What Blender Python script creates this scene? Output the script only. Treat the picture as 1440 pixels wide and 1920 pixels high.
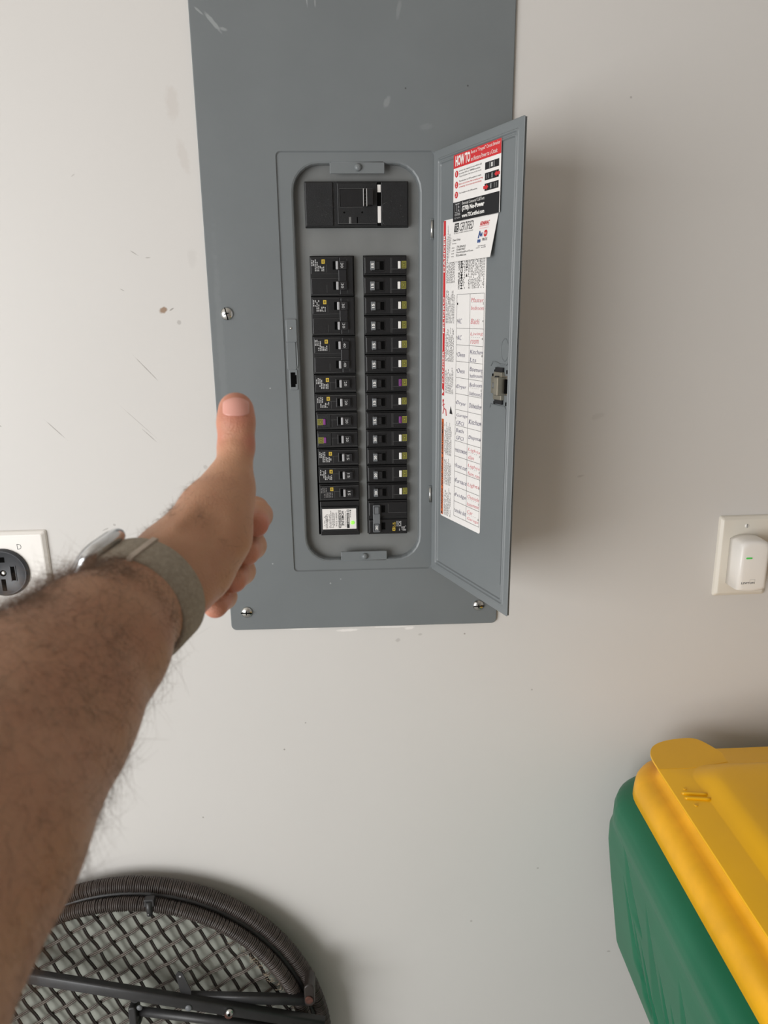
import bpy, bmesh, math, random
import numpy as np
from mathutils import Vector, Matrix
from mathutils.bvhtree import BVHTree
for o in list(bpy.data.objects): bpy.data.objects.remove(o)
S = bpy.context.scene
C = bpy.context.collection
random.seed(7); rng = np.random.default_rng(7)
PI = math.pi

# ------------------------------------------------------------------ camera
H = 1.033                                   # height of the breaker panel's lower edge above the floor
FPX = 1387.0
PITCH, YAW, ROLL = 0.26713, 0.04014, -0.02294
CAM = Vector((0.18734, -1.01659, 0.45007 + H))
fw = Vector((math.sin(YAW)*math.cos(PITCH), math.cos(YAW)*math.cos(PITCH), -math.sin(PITCH)))
r0 = Vector((math.cos(YAW), -math.sin(YAW), 0)); u0 = r0.cross(fw)
rt = math.cos(ROLL)*r0 + math.sin(ROLL)*u0
up = -math.sin(ROLL)*r0 + math.cos(ROLL)*u0
camd = bpy.data.cameras.new('camera'); cam = bpy.data.objects.new('camera', camd); C.objects.link(cam)
M = Matrix((rt, up, -fw)).transposed().to_4x4(); M.translation = CAM
cam.matrix_world = M
camd.sensor_fit = 'VERTICAL'; camd.sensor_height = 36.0; camd.sensor_width = 27.0
camd.lens = FPX/1920*36.0
camd.clip_start = 0.01
camd.dof.use_dof = True; camd.dof.focus_distance = 0.93; camd.dof.aperture_fstop = camd.lens/2.2
S.camera = cam

# ------------------------------------------------------------------ light
S.view_settings.view_transform = 'Standard'; S.view_settings.look = 'None'
S.view_settings.gamma = 1; S.view_settings.use_curve_mapping = False
S.view_settings.exposure = 0.0
W = bpy.data.worlds.new('world'); S.world = W; W.use_nodes = True
W.node_tree.nodes['Background'].inputs[0].default_value = (1.0, 0.91, 0.83, 1)
W.node_tree.nodes['Background'].inputs[1].default_value = 0.21
def area(name, loc, target, sx, sy, power, col):
    l = bpy.data.lights.new(name, 'AREA'); l.shape = 'RECTANGLE'; l.size = sx; l.size_y = sy
    l.energy = power; l.color = col
    o = bpy.data.objects.new(name, l); C.objects.link(o); o.location = loc
    o.rotation_euler = (Vector(target)-Vector(loc)).to_track_quat('-Z', 'Y').to_euler()
    return o
# daylight through the open garage door on the left
area('garage_door_daylight', (-2.1, -2.35, 1.12), (0.3, 0, 1.05), 2.3, 2.0, 91, (0.985, 0.995, 1.0))

# ------------------------------------------------------------------ materials
MATS = {}
def mat(name, col, rough=0.5, metal=0.0, noise=0.0, nscale=30, bump=0.0, bscale=200, spec=0.5, emit=None, sss=0, coat=0, trans=0, col2=None):
    if name in MATS: return MATS[name]
    m = bpy.data.materials.new(name); m.use_nodes = True; nt = m.node_tree
    b = nt.nodes['Principled BSDF']
    b.inputs['Base Color'].default_value = (*col, 1); b.inputs['Roughness'].default_value = rough
    b.inputs['Metallic'].default_value = metal; b.inputs['Specular IOR Level'].default_value = spec
    b.inputs['Coat Weight'].default_value = coat; b.inputs['Transmission Weight'].default_value = trans
    tc = nt.nodes.new('ShaderNodeTexCoord')
    if noise or col2:
        n = nt.nodes.new('ShaderNodeTexNoise'); n.inputs['Scale'].default_value = nscale; n.inputs['Detail'].default_value = 6
        nt.links.new(tc.outputs['Object'], n.inputs['Vector'])
        rp = nt.nodes.new('ShaderNodeValToRGB')
        c2 = col2 or tuple(c*(1+noise) for c in col); c1 = col if col2 else tuple(c*(1-noise) for c in col)
        rp.color_ramp.elements[0].position = 0.35; rp.color_ramp.elements[1].position = 0.68
        rp.color_ramp.elements[0].color = (*c1, 1); rp.color_ramp.elements[1].color = (*c2, 1)
        nt.links.new(n.outputs['Fac'], rp.inputs['Fac']); nt.links.new(rp.outputs['Color'], b.inputs['Base Color'])
    if bump:
        n = nt.nodes.new('ShaderNodeTexNoise'); n.inputs['Scale'].default_value = bscale; n.inputs['Detail'].default_value = 4
        nt.links.new(tc.outputs['Object'], n.inputs['Vector'])
        bp = nt.nodes.new('ShaderNodeBump'); bp.inputs['Strength'].default_value = bump; bp.inputs['Distance'].default_value = 0.001
        nt.links.new(n.outputs['Fac'], bp.inputs['Height']); nt.links.new(bp.outputs['Normal'], b.inputs['Normal'])
    if emit:
        b.inputs['Emission Color'].default_value = (*col, 1); b.inputs['Emission Strength'].default_value = emit
    if sss:
        b.inputs['Subsurface Weight'].default_value = sss; b.inputs['Subsurface Radius'].default_value = (0.9, 0.35, 0.2)
        b.inputs['Subsurface Scale'].default_value = 0.006
    MATS[name] = m; return m
def srgb(r, g, b):
    f = lambda c: (c/255/12.92) if c/255 <= 0.04045 else ((c/255+0.055)/1.055)**2.4
    return (f(r), f(g), f(b))

GREY = mat('grey_enamel', srgb(116,121,123), 0.36, noise=0.035, nscale=9, bump=0.05, bscale=500)
GREY2 = mat('grey_sheet_steel', srgb(120,122,121), 0.42, noise=0.06, nscale=22, bump=0.05, bscale=500)
DARKBOX = mat('dark_cabinet_inside', (0.01,0.01,0.01), 0.8)
ZINC = mat('zinc_steel', (0.62,0.62,0.60), 0.25, 1.0)
LATCH = mat('latch_steel', srgb(188,182,166), 0.28, 0.85, noise=0.1)
BLACK = mat('black_moulded_plastic', srgb(22,22,24), 0.36, noise=0.12, nscale=120, bump=0.12, bscale=900)
BLACK2 = mat('black_worn_plastic', srgb(24,25,27), 0.42, noise=0.2, nscale=90, bump=0.2, bscale=700)
SHLD = mat('shaded_shoulder_plastic', srgb(12,12,13), 0.5)  # darker than the bodies: shade between breakers put into the colour
WELL = mat('recess_shade_black', (0.003,0.003,0.003), 0.9, spec=0.05)  # near-black slabs painted for the shade inside slots, holes and gaps
HGREY = mat('grey_handle_plastic', srgb(106,109,112), 0.45)
EDGE = mat('grey_edge_line', srgb(84,84,84), 0.5)  # thin grey lines along moulded edges, and flecks on the main breaker
HBLK = mat('black_handle_plastic', srgb(32,32,34), 0.3)
SHINE = mat('lit_handle_face', srgb(170,170,172), 0.3)  # light-catching side of the left-column handles, painted pale
WHITE = mat('white_print', srgb(238,236,232), 0.5)
PAPER = mat('white_paper', srgb(236,233,230), 0.55, noise=0.012, nscale=60)
YEL = mat('yellow_mark', srgb(205,175,60), 0.6)
OLIVE = mat('olive_label', srgb(150,146,58), 0.6)
OLIVED = mat('dark_olive_label', srgb(84,82,24), 0.6)
PURPLE = mat('purple_button', srgb(128,55,132), 0.5)
LGREY = mat('grey_print', srgb(176,176,176), 0.6)
RED = mat('red_print', srgb(205,48,52), 0.5)
ORANGE = mat('orange_print', srgb(196,92,40), 0.5)
INK = mat('black_print', srgb(28,28,30), 0.5)
PENB = mat('dark_blue_pen', srgb(104,100,126), 0.7)
PENR = mat('red_pen', srgb(222,132,138), 0.7)
FINE = mat('fine_print', srgb(110,108,108), 0.7)
BLUE = mat('blue_print', srgb(60,90,150), 0.5)
GREENLED = mat('green_lamp', (0.25,0.9,0.08), 0.3, emit=0.9)
GREENLED2 = mat('dark_green_lamp', (0.05,0.35,0.06), 0.3, emit=0.6)
PLATE = mat('ivory_plastic', srgb(226,220,208), 0.28, noise=0.01)
PLATEW = mat('white_plastic', srgb(240,236,230), 0.3)
SOCK = mat('charcoal_plastic', srgb(58,60,64), 0.4, bump=0.05)
WICK = mat('dark_brown_wicker', srgb(70,62,58), 0.42, noise=0.25, nscale=60)
WICKD = mat('black_brown_strand', srgb(46,40,37), 0.33, noise=0.25, nscale=70)
WICKL = mat('brown_strand', srgb(84,76,68), 0.45, noise=0.2, nscale=70)
FRAY = mat('frayed_strand', srgb(150,135,115), 0.8)
IRON = mat('black_powder_coat', srgb(50,50,51), 0.42, noise=0.15, nscale=40, bump=0.1)
RUST = mat('rust', srgb(80,48,38), 0.8, noise=0.3, nscale=200)
BACKB = mat('grey_green_tabletop_back', srgb(158,160,150), 0.55, noise=0.08, nscale=20)
GREEN = mat('green_plastic', srgb(26,104,74), 0.40, spec=0.35, noise=0.07, nscale=8, bump=0.08, bscale=300)
YELLOW = mat('yellow_plastic', srgb(246,186,18), 0.36, noise=0.03, nscale=7, bump=0.06, bscale=300)
YELLOWD = mat('dirty_yellow_plastic', srgb(240,176,20), 0.42, noise=0.1, nscale=18, bump=0.08, bscale=300)
BAND = mat('grey_woven_band', srgb(156,147,132), 0.85, noise=0.12, nscale=400, bump=0.6, bscale=1200)
BANDT = mat('pale_band_tab', srgb(190,178,165), 0.7)
SILVER = mat('brushed_aluminium', (0.72,0.74,0.76), 0.22, 1.0)
GLASS = mat('dark_watch_glass', (0.02,0.02,0.025), 0.06, coat=1)
NAIL = mat('nail', srgb(222,160,146), 0.28, coat=0.3)
HAIR = mat('brown_body_hair', srgb(120,98,80), 0.6)
CONC = mat('pale_concrete', srgb(176,173,170), 0.8, noise=0.08, nscale=6, bump=0.2)
WHITEWALL = mat('pale_paint_other_walls', srgb(214,208,200), 0.6, noise=0.01)

# ------------------------------------------------------------------ mesh helpers
def rr(x0, x1, z0, z1, r, n=5):
    r = max(min(r, (x1-x0)/2-1e-6, (z1-z0)/2-1e-6), 1e-6); P = []
    for cx, cz, a in ((x1-r, z0+r, -PI/2), (x1-r, z1-r, 0), (x0+r, z1-r, PI/2), (x0+r, z0+r, PI)):
        for i in range(n+1):
            t = a + PI/2*i/n; P.append((cx+r*math.cos(t), cz+r*math.sin(t)))
    return P
class MB:
    def __init__(s): s.v = []; s.f = []; s.m = []; s.mats = []; s.sm = []
    def mi(s, m):
        if m not in s.mats: s.mats.append(m)
        return s.mats.index(m)
    def add(s, vs, fs, m, smooth=False):
        b = len(s.v); s.v += [tuple(v) for v in vs]; k = s.mi(m)
        for f in fs: s.f.append([b+i for i in f]); s.m.append(k); s.sm.append(smooth)
    def loft(s, rings, m, cap0=True, cap1=True, smooth=False):
        n = len(rings[0]); vs = [p for r in rings for p in r]; fs = []
        for k in range(len(rings)-1):
            for i in range(n):
                j = (i+1) % n; fs.append((k*n+i, k*n+j, (k+1)*n+j, (k+1)*n+i))
        s.add(vs, fs, m, smooth)
        b = len(s.v)-len(vs); mi = s.mi(m)
        if cap0: s.f.append([b+i for i in range(n)][::-1]); s.m.append(mi); s.sm.append(False)
        if cap1: s.f.append([b+(len(rings)-1)*n+i for i in range(n)]); s.m.append(mi); s.sm.append(False)
    def box(s, x0, x1, y0, y1, z0, z1, m, bev=0.0, r=0.0, n=3):
        """rounded slab whose front (towards -y) is y0 and back is y1"""
        if x0 > x1: x0, x1 = x1, x0
        if z0 > z1: z0, z1 = z1, z0
        if bev <= 0 and r <= 0:
            vs = [(x,y,z) for y in (y0,y1) for x,z in ((x0,z0),(x1,z0),(x1,z1),(x0,z1))]
            s.add(vs, [(0,1,2,3),(7,6,5,4),(1,0,4,5),(2,1,5,6),(3,2,6,7),(0,3,7,4)], m); return
        r = max(r, bev*1.01)
        R = lambda i, y: [(a, y, b) for a, b in rr(x0+i, x1-i, z0+i, z1-i, max(r-i, 1e-5), n)]
        if bev: s.loft([R(0,y1), R(0,y0+bev), R(bev*.3,y0+bev*.3), R(bev,y0)], m)
        else: s.loft([R(0,y1), R(0,y0)], m)
    def tube(s, pts, r, m, n=8, cap=True, smooth=True, closed=False, flat=None):
        pts = [Vector(p) for p in pts]; rings = []; N = len(pts); up0 = None
        for i, p in enumerate(pts):
            a = pts[(i-1) % N] if (closed or i > 0) else p; b = pts[(i+1) % N] if (closed or i < N-1) else p
            t = (b-a).normalized()
            if up0 is None:
                up0 = Vector((0,-1,0)) if abs(t.y) < .9 else Vector((0,0,1))
            e1 = (up0 - t*up0.dot(t)).normalized(); e2 = t.cross(e1); up0 = e1
            ri = r[i] if isinstance(r, (list, tuple)) else r
            ra, rb = (ri, ri) if flat is None else (ri*flat, ri)
            rings.append([p + e1*ra*math.cos(2*PI*k/n) + e2*rb*math.sin(2*PI*k/n) for k in range(n)])
        if closed: rings.append(rings[0])
        s.loft(rings, m, cap and not closed, cap and not closed, smooth)
    def lathe(s, c, prof, m, axis='y', n=20, smooth=True):
        """prof: (radius, offset along axis); axis towards -y"""
        rings = []
        for (r, o) in prof:
            rings.append([(c[0]+r*math.cos(2*PI*k/n), c[1]-o, c[2]+r*math.sin(2*PI*k/n)) for k in range(n)])
        s.loft(rings, m, True, True, smooth)
    def build(s, name, parent=None, loc=None):
        me = bpy.data.meshes.new(name); me.from_pydata(s.v, [], s.f)
        for m in s.mats: me.materials.append(m)
        me.polygons.foreach_set('material_index', s.m); me.polygons.foreach_set('use_smooth', s.sm)
        bm = bmesh.new(); bm.from_mesh(me); bmesh.ops.recalc_face_normals(bm, faces=bm.faces); bm.to_mesh(me); bm.free()
        me.update()
        o = bpy.data.objects.new(name, me); C.objects.link(o)
        if parent: o.parent = parent
        if loc: o.location = loc
        return o
def tag(o, label=None, cat=None, group=None, kind=None):
    if label: o['label'] = label
    if cat: o['category'] = cat
    if group: o['group'] = group
    if kind: o['kind'] = kind
    return o
def empty(name, loc=(0,0,0), rot=(0,0,0), parent=None):
    o = bpy.data.objects.new(name, None); C.objects.link(o); o.location = loc; o.rotation_euler = rot
    o.empty_display_size = .02
    if parent: o.parent = parent
    return o
_tc = {}
def glyphs(t, bold=0.0):
    k = (t, bold)
    if k in _tc: return _tc[k]
    cu = bpy.data.curves.new('t', 'FONT'); cu.body = t; cu.size = 1; cu.offset = bold; cu.resolution_u = 2; cu.fill_mode = 'FRONT'
    ob = bpy.data.objects.new('t', cu); C.objects.link(ob)
    bpy.context.view_layer.update()
    dg = bpy.context.evaluated_depsgraph_get(); me = ob.evaluated_get(dg).to_mesh()
    vs = [(v.co.x, v.co.y) for v in me.vertices]; fs = [tuple(p.vertices) for p in me.polygons]
    ob.evaluated_get(dg).to_mesh_clear(); bpy.data.objects.remove(ob); bpy.data.curves.remove(cu)
    x0 = min(v[0] for v in vs); x1 = max(v[0] for v in vs); y0 = min(v[1] for v in vs); y1 = max(v[1] for v in vs)
    _tc[k] = ([((x-x0)/(x1-x0), (y-y0)/max(y1-y0,1e-6)) for x, y in vs], fs); return _tc[k]
def text(mb, t, x0, z0, w, h, y, m, rot=0, bold=0.0, shear=0.0, ang=0.0):
    """fit text t in a box: x0,z0 lower-left corner; rot 0 upright, 90 reads upward, -90 reads downward"""
    vs, fs = glyphs(t, bold); out = []
    ca, sa = math.cos(ang), math.sin(ang)
    for a, b in vs:
        a2 = a*w + b*h*shear; b2 = b*h
        a2, b2 = a2*ca-b2*sa, a2*sa+b2*ca
        if rot == 0: p = (x0+a2, y, z0+b2)
        elif rot == 90: p = (x0+h-b2, y, z0+a2)          # box: h wide, w tall, reads upward
        else: p = (x0+b2, y, z0+w-a2)                    # reads downward
        out.append(p)
    mb.add(out, fs, m)
def fine(mb, x0, x1, z0, z1, y, m, rows=6, vertical=False, dens=.8, seed=1, th=.4):
    """illegible fine print: rows of tiny dashes"""
    R = random.Random(seed)
    for i in range(rows):
        a = 0.0; L = (z1-z0) if vertical else (x1-x0); T = ((x1-x0) if vertical else (z1-z0))/rows
        end = L*R.uniform(.7, 1)
        while a < end:
            w = R.uniform(.0008, .0032); g = R.uniform(.0005, .001)
            if R.random() < dens:
                if vertical:
                    xx = x0+i*T+T*.25; mb.add([(xx,y,z0+a),(xx+T*th,y,z0+a),(xx+T*th,y,min(z0+a+w,z1)),(xx,y,min(z0+a+w,z1))], [(0,1,2,3)], m)
                else:
                    zz = z1-(i+1)*T+T*.3; mb.add([(x0+a,y,zz),(min(x0+a+w,x1),y,zz),(min(x0+a+w,x1),y,zz+T*th),(x0+a,y,zz+T*th)], [(0,1,2,3)], m)
            a += w+g
def quad(mb, x0, x1, z0, z1, y, m): mb.add([(x0,y,z0),(x1,y,z0),(x1,y,z1),(x0,y,z1)], [(0,1,2,3)], m)
def disc(mb, x, z, r, y, m, n=16, e=1): mb.add([(x+r*math.cos(2*PI*k/n), y, z+r*e*math.sin(2*PI*k/n)) for k in range(n)], [tuple(range(n))], m)
def copy_tree(o, parent=None):
    c = o.copy(); C.objects.link(c); c.parent = parent
    for ch in [x for x in bpy.data.objects if x.parent == o]: copy_tree(ch, c)
    return c

# ------------------------------------------------------------------ the room
def add_marks(nt, P, wob, col, marks, z_off):
    L = nt.links
    for (x, z, a, c, ang, cc, st) in marks:
        mp = nt.nodes.new('ShaderNodeMapping'); mp.vector_type = 'TEXTURE'
        mp.inputs['Location'].default_value = (x, 0, z+z_off); mp.inputs['Rotation'].default_value = (0, -ang, 0); mp.inputs['Scale'].default_value = (a, 1, c)
        L.new(P, mp.inputs['Vector'])
        ln = nt.nodes.new('ShaderNodeVectorMath'); ln.operation = 'LENGTH'; L.new(mp.outputs[0], ln.inputs[0])
        ad = nt.nodes.new('ShaderNodeMath'); ad.operation = 'ADD'; L.new(ln.outputs['Value'], ad.inputs[0]); L.new(wob.outputs['Fac'], ad.inputs[1])
        mr = nt.nodes.new('ShaderNodeMapRange'); mr.inputs['From Min'].default_value = 1.7; mr.inputs['From Max'].default_value = 1.15; mr.inputs['To Max'].default_value = st
        L.new(ad.outputs[0], mr.inputs['Value'])
        mx = nt.nodes.new('ShaderNodeMix'); mx.data_type = 'RGBA'; L.new(mr.outputs[0], mx.inputs['Factor']); L.new(col, mx.inputs['A']); mx.inputs['B'].default_value = (*cc, 1)
        col = mx.outputs['Result']
    return col
def bump_finish(nt, P, b):
    L = nt.links
    n2 = nt.nodes.new('ShaderNodeTexNoise'); n2.inputs['Scale'].default_value = 260; n2.inputs['Detail'].default_value = 3; L.new(P, n2.inputs['Vector'])
    bp = nt.nodes.new('ShaderNodeBump'); bp.inputs['Strength'].default_value = .12; bp.inputs['Distance'].default_value = .0006
    L.new(n2.outputs['Fac'], bp.inputs['Height']); L.new(bp.outputs['Normal'], b.inputs['Normal'])
def wall_material():
    m = bpy.data.materials.new('off_white_wall_paint'); m.use_nodes = True; nt = m.node_tree; L = nt.links
    b = nt.nodes['Principled BSDF']; b.inputs['Roughness'].default_value = 0.5
    tc = nt.nodes.new('ShaderNodeTexCoord'); P = tc.outputs['Object']
    n = nt.nodes.new('ShaderNodeTexNoise'); n.inputs['Scale'].default_value = 3; n.inputs['Detail'].default_value = 5; L.new(P, n.inputs['Vector'])
    rp = nt.nodes.new('ShaderNodeValToRGB'); rp.color_ramp.elements[0].color = (*srgb(211,208,204), 1); rp.color_ramp.elements[1].color = (*srgb(217,214,210), 1)
    L.new(n.outputs['Fac'], rp.inputs['Fac']); col = rp.outputs['Color']
    wob = nt.nodes.new('ShaderNodeTexNoise'); wob.inputs['Scale'].default_value = 180; L.new(P, wob.inputs['Vector'])
    # marks: (x, z above panel foot, half length, half width, angle, colour, strength)
    D = srgb(120,112,105); B = srgb(140,105,70); Wt = srgb(240,236,232)
    marks = [(-.055,.4555,.0055,.0035,.3,B,.85),(-.044,.4565,.0035,.001,.5,D,.6),(-.036,.440,.003,.003,0,D,.35),(-.295,.494,.02,.0006,-.62,D,.5),(-.27,.482,.008,.0004,-.7,D,.3),
      (-.375,.51,.012,.0005,-.7,D,.35),(-.085,.381,.022,.0006,-.86,D,.55),(-.103,.31,.03,.0005,-.8,D,.3),(-.09,.291,.012,.0006,-.8,D,.5),(-.215,.303,.017,.0007,-.82,D,.55),
      (-.293,.313,.008,.0010,-.5,D,.75),(-.325,.332,.03,.0004,-.3,D,.25),(-.085,.527,.006,.0007,-.6,D,.5),(-.068,.521,.003,.0006,0,D,.5),(-.105,.482,.003,.0005,-.5,D,.5),
      (-.018,.245,.003,.003,0,D,.25),(-.012,.52,.006,.012,0,D,.07),(-.02,.70,.008,.02,0,B,.10),(-.012,.64,.006,.02,.2,B,.09),(-.165,.16,.005,.0012,.4,D,.3),(-.152,.166,.002,.002,0,D,.35),
      (.17,-.0085,.018,.0022,.02,Wt,.9),(.235,-.006,.030,.0015,-.02,Wt,.85),(.262,-.009,.007,.0025,.1,Wt,.8),(.105,-.004,.02,.0015,0,Wt,.6),(.245,-.028,.004,.003,.6,D,.25),(.278,-.020,.003,.002,0,D,.25),(.345,-.022,.0014,.0014,0,D,.6),
      (.53,.30,.01,.004,.3,D,.1),(.51,.215,.006,.0015,.2,D,.2),(.065,-.205,.0015,.0015,0,D,.6),(-.07,-.32,.0015,.0015,0,D,.5),(.47,-.45,.002,.0015,0,D,.4),(.45,-.12,.0015,.0015,0,D,.4),
      (.36,-.55,.002,.0015,0,D,.4),(.10,-.16,.0012,.0012,0,D,.5),(.6,-.63,.003,.0015,0,D,.4),(-.15,.62,.003,.0008,.6,D,.25),(.55,.70,.0014,.0014,0,D,.4)]
    col = add_marks(nt, P, wob, col, marks, H)
    L.new(col, b.inputs['Base Color'])
    bump_finish(nt, P, b); return m
WALLM = wall_material()
w = MB()
out = lambda y: [(a, y, b) for a, b in rr(-3.2, 3.0, 0, 2.7, 1e-5, 1)]
hole = lambda y: [(a, y, b) for a, b in rr(.03, .36, H+.035, H+.945, 1e-5, 1)]
w.loft([out(.13), out(0), hole(0), hole(.13), out(.13)], WALLM, False, False)
tag(w.build('wall_back'), kind='structure')
f = MB(); f.box(-3.2, 3.0, -4.0, 0, -.1, 0, CONC); tag(f.build('floor'), kind='structure')
f = MB(); f.box(-3.2, 3.0, -4.0, .13, 2.7, 2.8, WHITEWALL); tag(f.build('ceiling'), kind='structure')
f = MB(); f.box(3.0, 3.1, -4.0, .13, 0, 2.7, WHITEWALL); tag(f.build('wall_right'), kind='structure')

# ------------------------------------------------------------------ breaker panel
PR = 0.01194
panel = empty('electrical_panel', (0, 0, H), (0, PR, 0))
tag(panel, 'grey steel breaker panel set in the wall with its narrow door hanging open', 'electrical panel')
CW, CH = .3922, .985
HX, ZT, ZB, OX = .2931, .6438, .0888, .0950
c = MB()
R = lambda x0, x1, z0, z1, r, y: [(a, y, b) for a, b in rr(x0, x1, z0, z1, r, 6)]
c.loft([R(0,CW,.0,CH,.008,-.0003), R(0,CW,.0,CH,.008,-.0032), R(.0012,CW-.0012,.0012,CH-.0012,.007,-.0042),
        R(OX,HX+.002,ZB,ZT+.001,.006,-.0042), R(OX+.0015,HX+.001,ZB+.0015,ZT-.0005,.005,-.0022),
        R(OX+.0175,HX-.0145,ZB+.0135,ZT-.0105,.036,-.0022), R(OX+.0195,HX-.0165,ZB+.0155,ZT-.0125,.034,-.0012),
        R(OX+.0205,HX-.0175,ZB+.0165,ZT-.0135,.033,.0015), R(OX+.0205,HX-.0175,ZB+.0165,ZT-.0135,.033,.0105),
        R(OX+.0222,HX-.0192,ZB+.0182,ZT-.0152,.031,.0115)], GREY, False, False)
cover = c.build('cover', panel)
cm = GREY.copy(); cm.name = 'grey_enamel_scuffed'; nt_ = cm.node_tree; b_ = nt_.nodes['Principled BSDF']; P_o = next(n for n in nt_.nodes if n.type == 'TEX_COORD').outputs['Object']
w_ = nt_.nodes.new('ShaderNodeTexNoise'); w_.inputs['Scale'].default_value = 150; nt_.links.new(P_o, w_.inputs['Vector'])
SC = srgb(168,172,172); DK = srgb(70,72,72)
nt_.links.new(add_marks(nt_, P_o, w_, b_.inputs['Base Color'].links[0].from_socket, [(.028,.785,.013,.0022,-.85,SC,.55),(.040,.778,.005,.002,-.3,SC,.45),(.012,.797,.006,.0012,-.7,SC,.5),(.1400,.812,.0012,.010,.1,SC,.6),(.150,.806,.0012,.006,0,SC,.4),
  (.2350,.6995,.0035,.0065,-.5,SC,.28),(.250,.800,.0025,.010,-.2,SC,.2),(.3350,.7180,.0012,.0012,0,DK,.9),(.2580,.7150,.0010,.0010,0,DK,.9),(.0740,.3520,.0012,.0010,0,SC,.9),(.2830,.672,.008,.004,.2,SC,.12),(.0650,.1020,.0012,.0012,0,SC,.9),(.1470,.0700,.0012,.0012,0,SC,.8),(.1620,.0760,.001,.001,0,SC,.6),(.012,.36,.005,.18,0,SC,.08)], 0), b_.inputs['Base Color'])
cover.data.materials[0] = cm
b = MB()                                     # cabinet inside the wall
b.box(.035, .355, .118, .12, .04, .94, DARKBOX)
for a0, a1, z0, z1 in ((.035,.037,.04,.94),(.353,.355,.04,.94),(.037,.353,.04,.042),(.037,.353,.938,.94)): b.box(a0,a1,.004,.118,z0,z1,DARKBOX)
b.build('cabinet_box', panel)
# inner sheet with three windows
DY = .0105
RC = (.2030, .2590); LC = (.1330, .1898); ZC1, ZC0 = .5215, .1402
MBX = (.1291, .2617); MBZ = (.5562, .6105)
holes = [(MBX[0]-.0006, MBX[1]+.0006, MBZ[0]-.0006, MBZ[1]+.0006), (LC[0]-.0006, LC[1]+.0006, ZC0, ZC1), (RC[0]-.0006, RC[1]+.0006, ZC0, ZC1)]
def holed(mb, x0, x1, z0, z1, y0, y1, holes, m):
    xs = sorted({x0, x1, *[h[0] for h in holes], *[h[1] for h in holes]}); zs = sorted({z0, z1, *[h[2] for h in holes], *[h[3] for h in holes]})
    inh = lambda x, z: any(h[0] < x < h[1] and h[2] < z < h[3] for h in holes)
    for i in range(len(xs)-1):
        for j in range(len(zs)-1):
            if not inh((xs[i]+xs[i+1])/2, (zs[j]+zs[j+1])/2): mb.box(xs[i], xs[i+1], y0, y1, zs[j], zs[j+1], m)
d = MB(); holed(d, OX+.019, HX-.016, ZB+.015, ZT-.012, DY, DY+.0015, holes, GREY2)
dead = d.build('inner_sheet', panel)
def holding_tab(z, sgn, x0, x1):
    t = MB(); xc = (x0+x1)/2
    if sgn > 0: t.box(x0, x1, -.0028, -.0008, z-.0085, z+.0045, GREY, .0006, .0012)
    else: t.box(x0, x1, -.0028, -.0008, z-.0045, z+.0085, GREY, .0006, .0012)
    t.tube([(x0+.002, -.001, z+.0042*sgn), (x1-.002, -.001, z+.0042*sgn)], .0016, GREY)
    o = t.build('holding_tab', panel)
    k = MB(); k.lathe((xc+.001, -.0025, z-.0015*sgn), [(.0045,0),(.0047,.001),(.0044,.0025),(.0032,.004),(.0012,.0048)], GREY, n=18)
    k.tube([(xc+.001, -.002, z-.0015*sgn), (xc+.001, DY, z-.0015*sgn)], .0022, ZINC)
    k.build('knob', o)
holding_tab(ZT-.0165, 1, .1622, .2312)
holding_tab(ZB+.0195, -1, .1635, .2295)
# latch strike on the left edge of the opening
s = MB()
s.box(.0985, .1128, -.0042, -.0022, .4120, .4420, GREY, .0008, .002)
s.box(.0985, .1105, -.0034, -.0022, .3760, .4125, GREY, .0006, .002)
s.tube([(.1120,-.0028,.412),(.1124,-.003,.40),(.1124,-.003,.384),(.1112,-.0026,.378)], .0008, GREY)
s.box(.1005, .1115, -.0036, -.0022, .3490, .3765, GREY, .0006, .002)
s.lathe((.1052,-.0042,.4300), [(.0016,0),(.0016,.0006),(.0006,.001)], ZINC, n=12)
s.box(.1022, .1082, -.0040, -.0036, .3530, .3725, WELL); s.box(.1082, .1100, -.0040, -.0036, .3570, .3690, WELL)
s.build('latch_strike', panel)
# hinges
for z in (.5520, .1995):
    h = MB(); h.tube([(HX-.0015,-.0052,z-.0105),(HX-.0015,-.0052,z+.0105)], .0019, ZINC, 10)
    h.box(HX-.0035, HX+.0005, -.0050, -.0040, z-.0125, z+.0125, GREY, .0003)
    h.build('hinge', panel)
# slotted screws
def screw_mb():
    m = MB(); m.lathe((0,0,0), [(.0083,0),(.0084,.0008),(.0080,.0020),(.0066,.0034),(.0045,.0044),(.0020,.0049),(.0004,.0050)], ZINC, n=24)
    m.box(-.0080, .0080, -.0056, -.0044, -.0006, .0006, WELL); m.box(-.0006,.0006,-.0056,-.0044,-.003,.003,WELL)
    return m
sc0 = screw_mb().build('screw', panel)
for i, (x, z, a) in enumerate([(.0225,.4495,1.35),(.0238,.0285,.05),(.3640,.0295,-.05),(.3640,.4495,.4),(.0225,.9300,.8),(.3640,.9300,.2)]):
    o = sc0 if i == 0 else sc0.copy()
    if i: C.objects.link(o); o.parent = panel
    o.location = (x, -.0040, z); o.rotation_euler = (0, a, 0)

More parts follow.
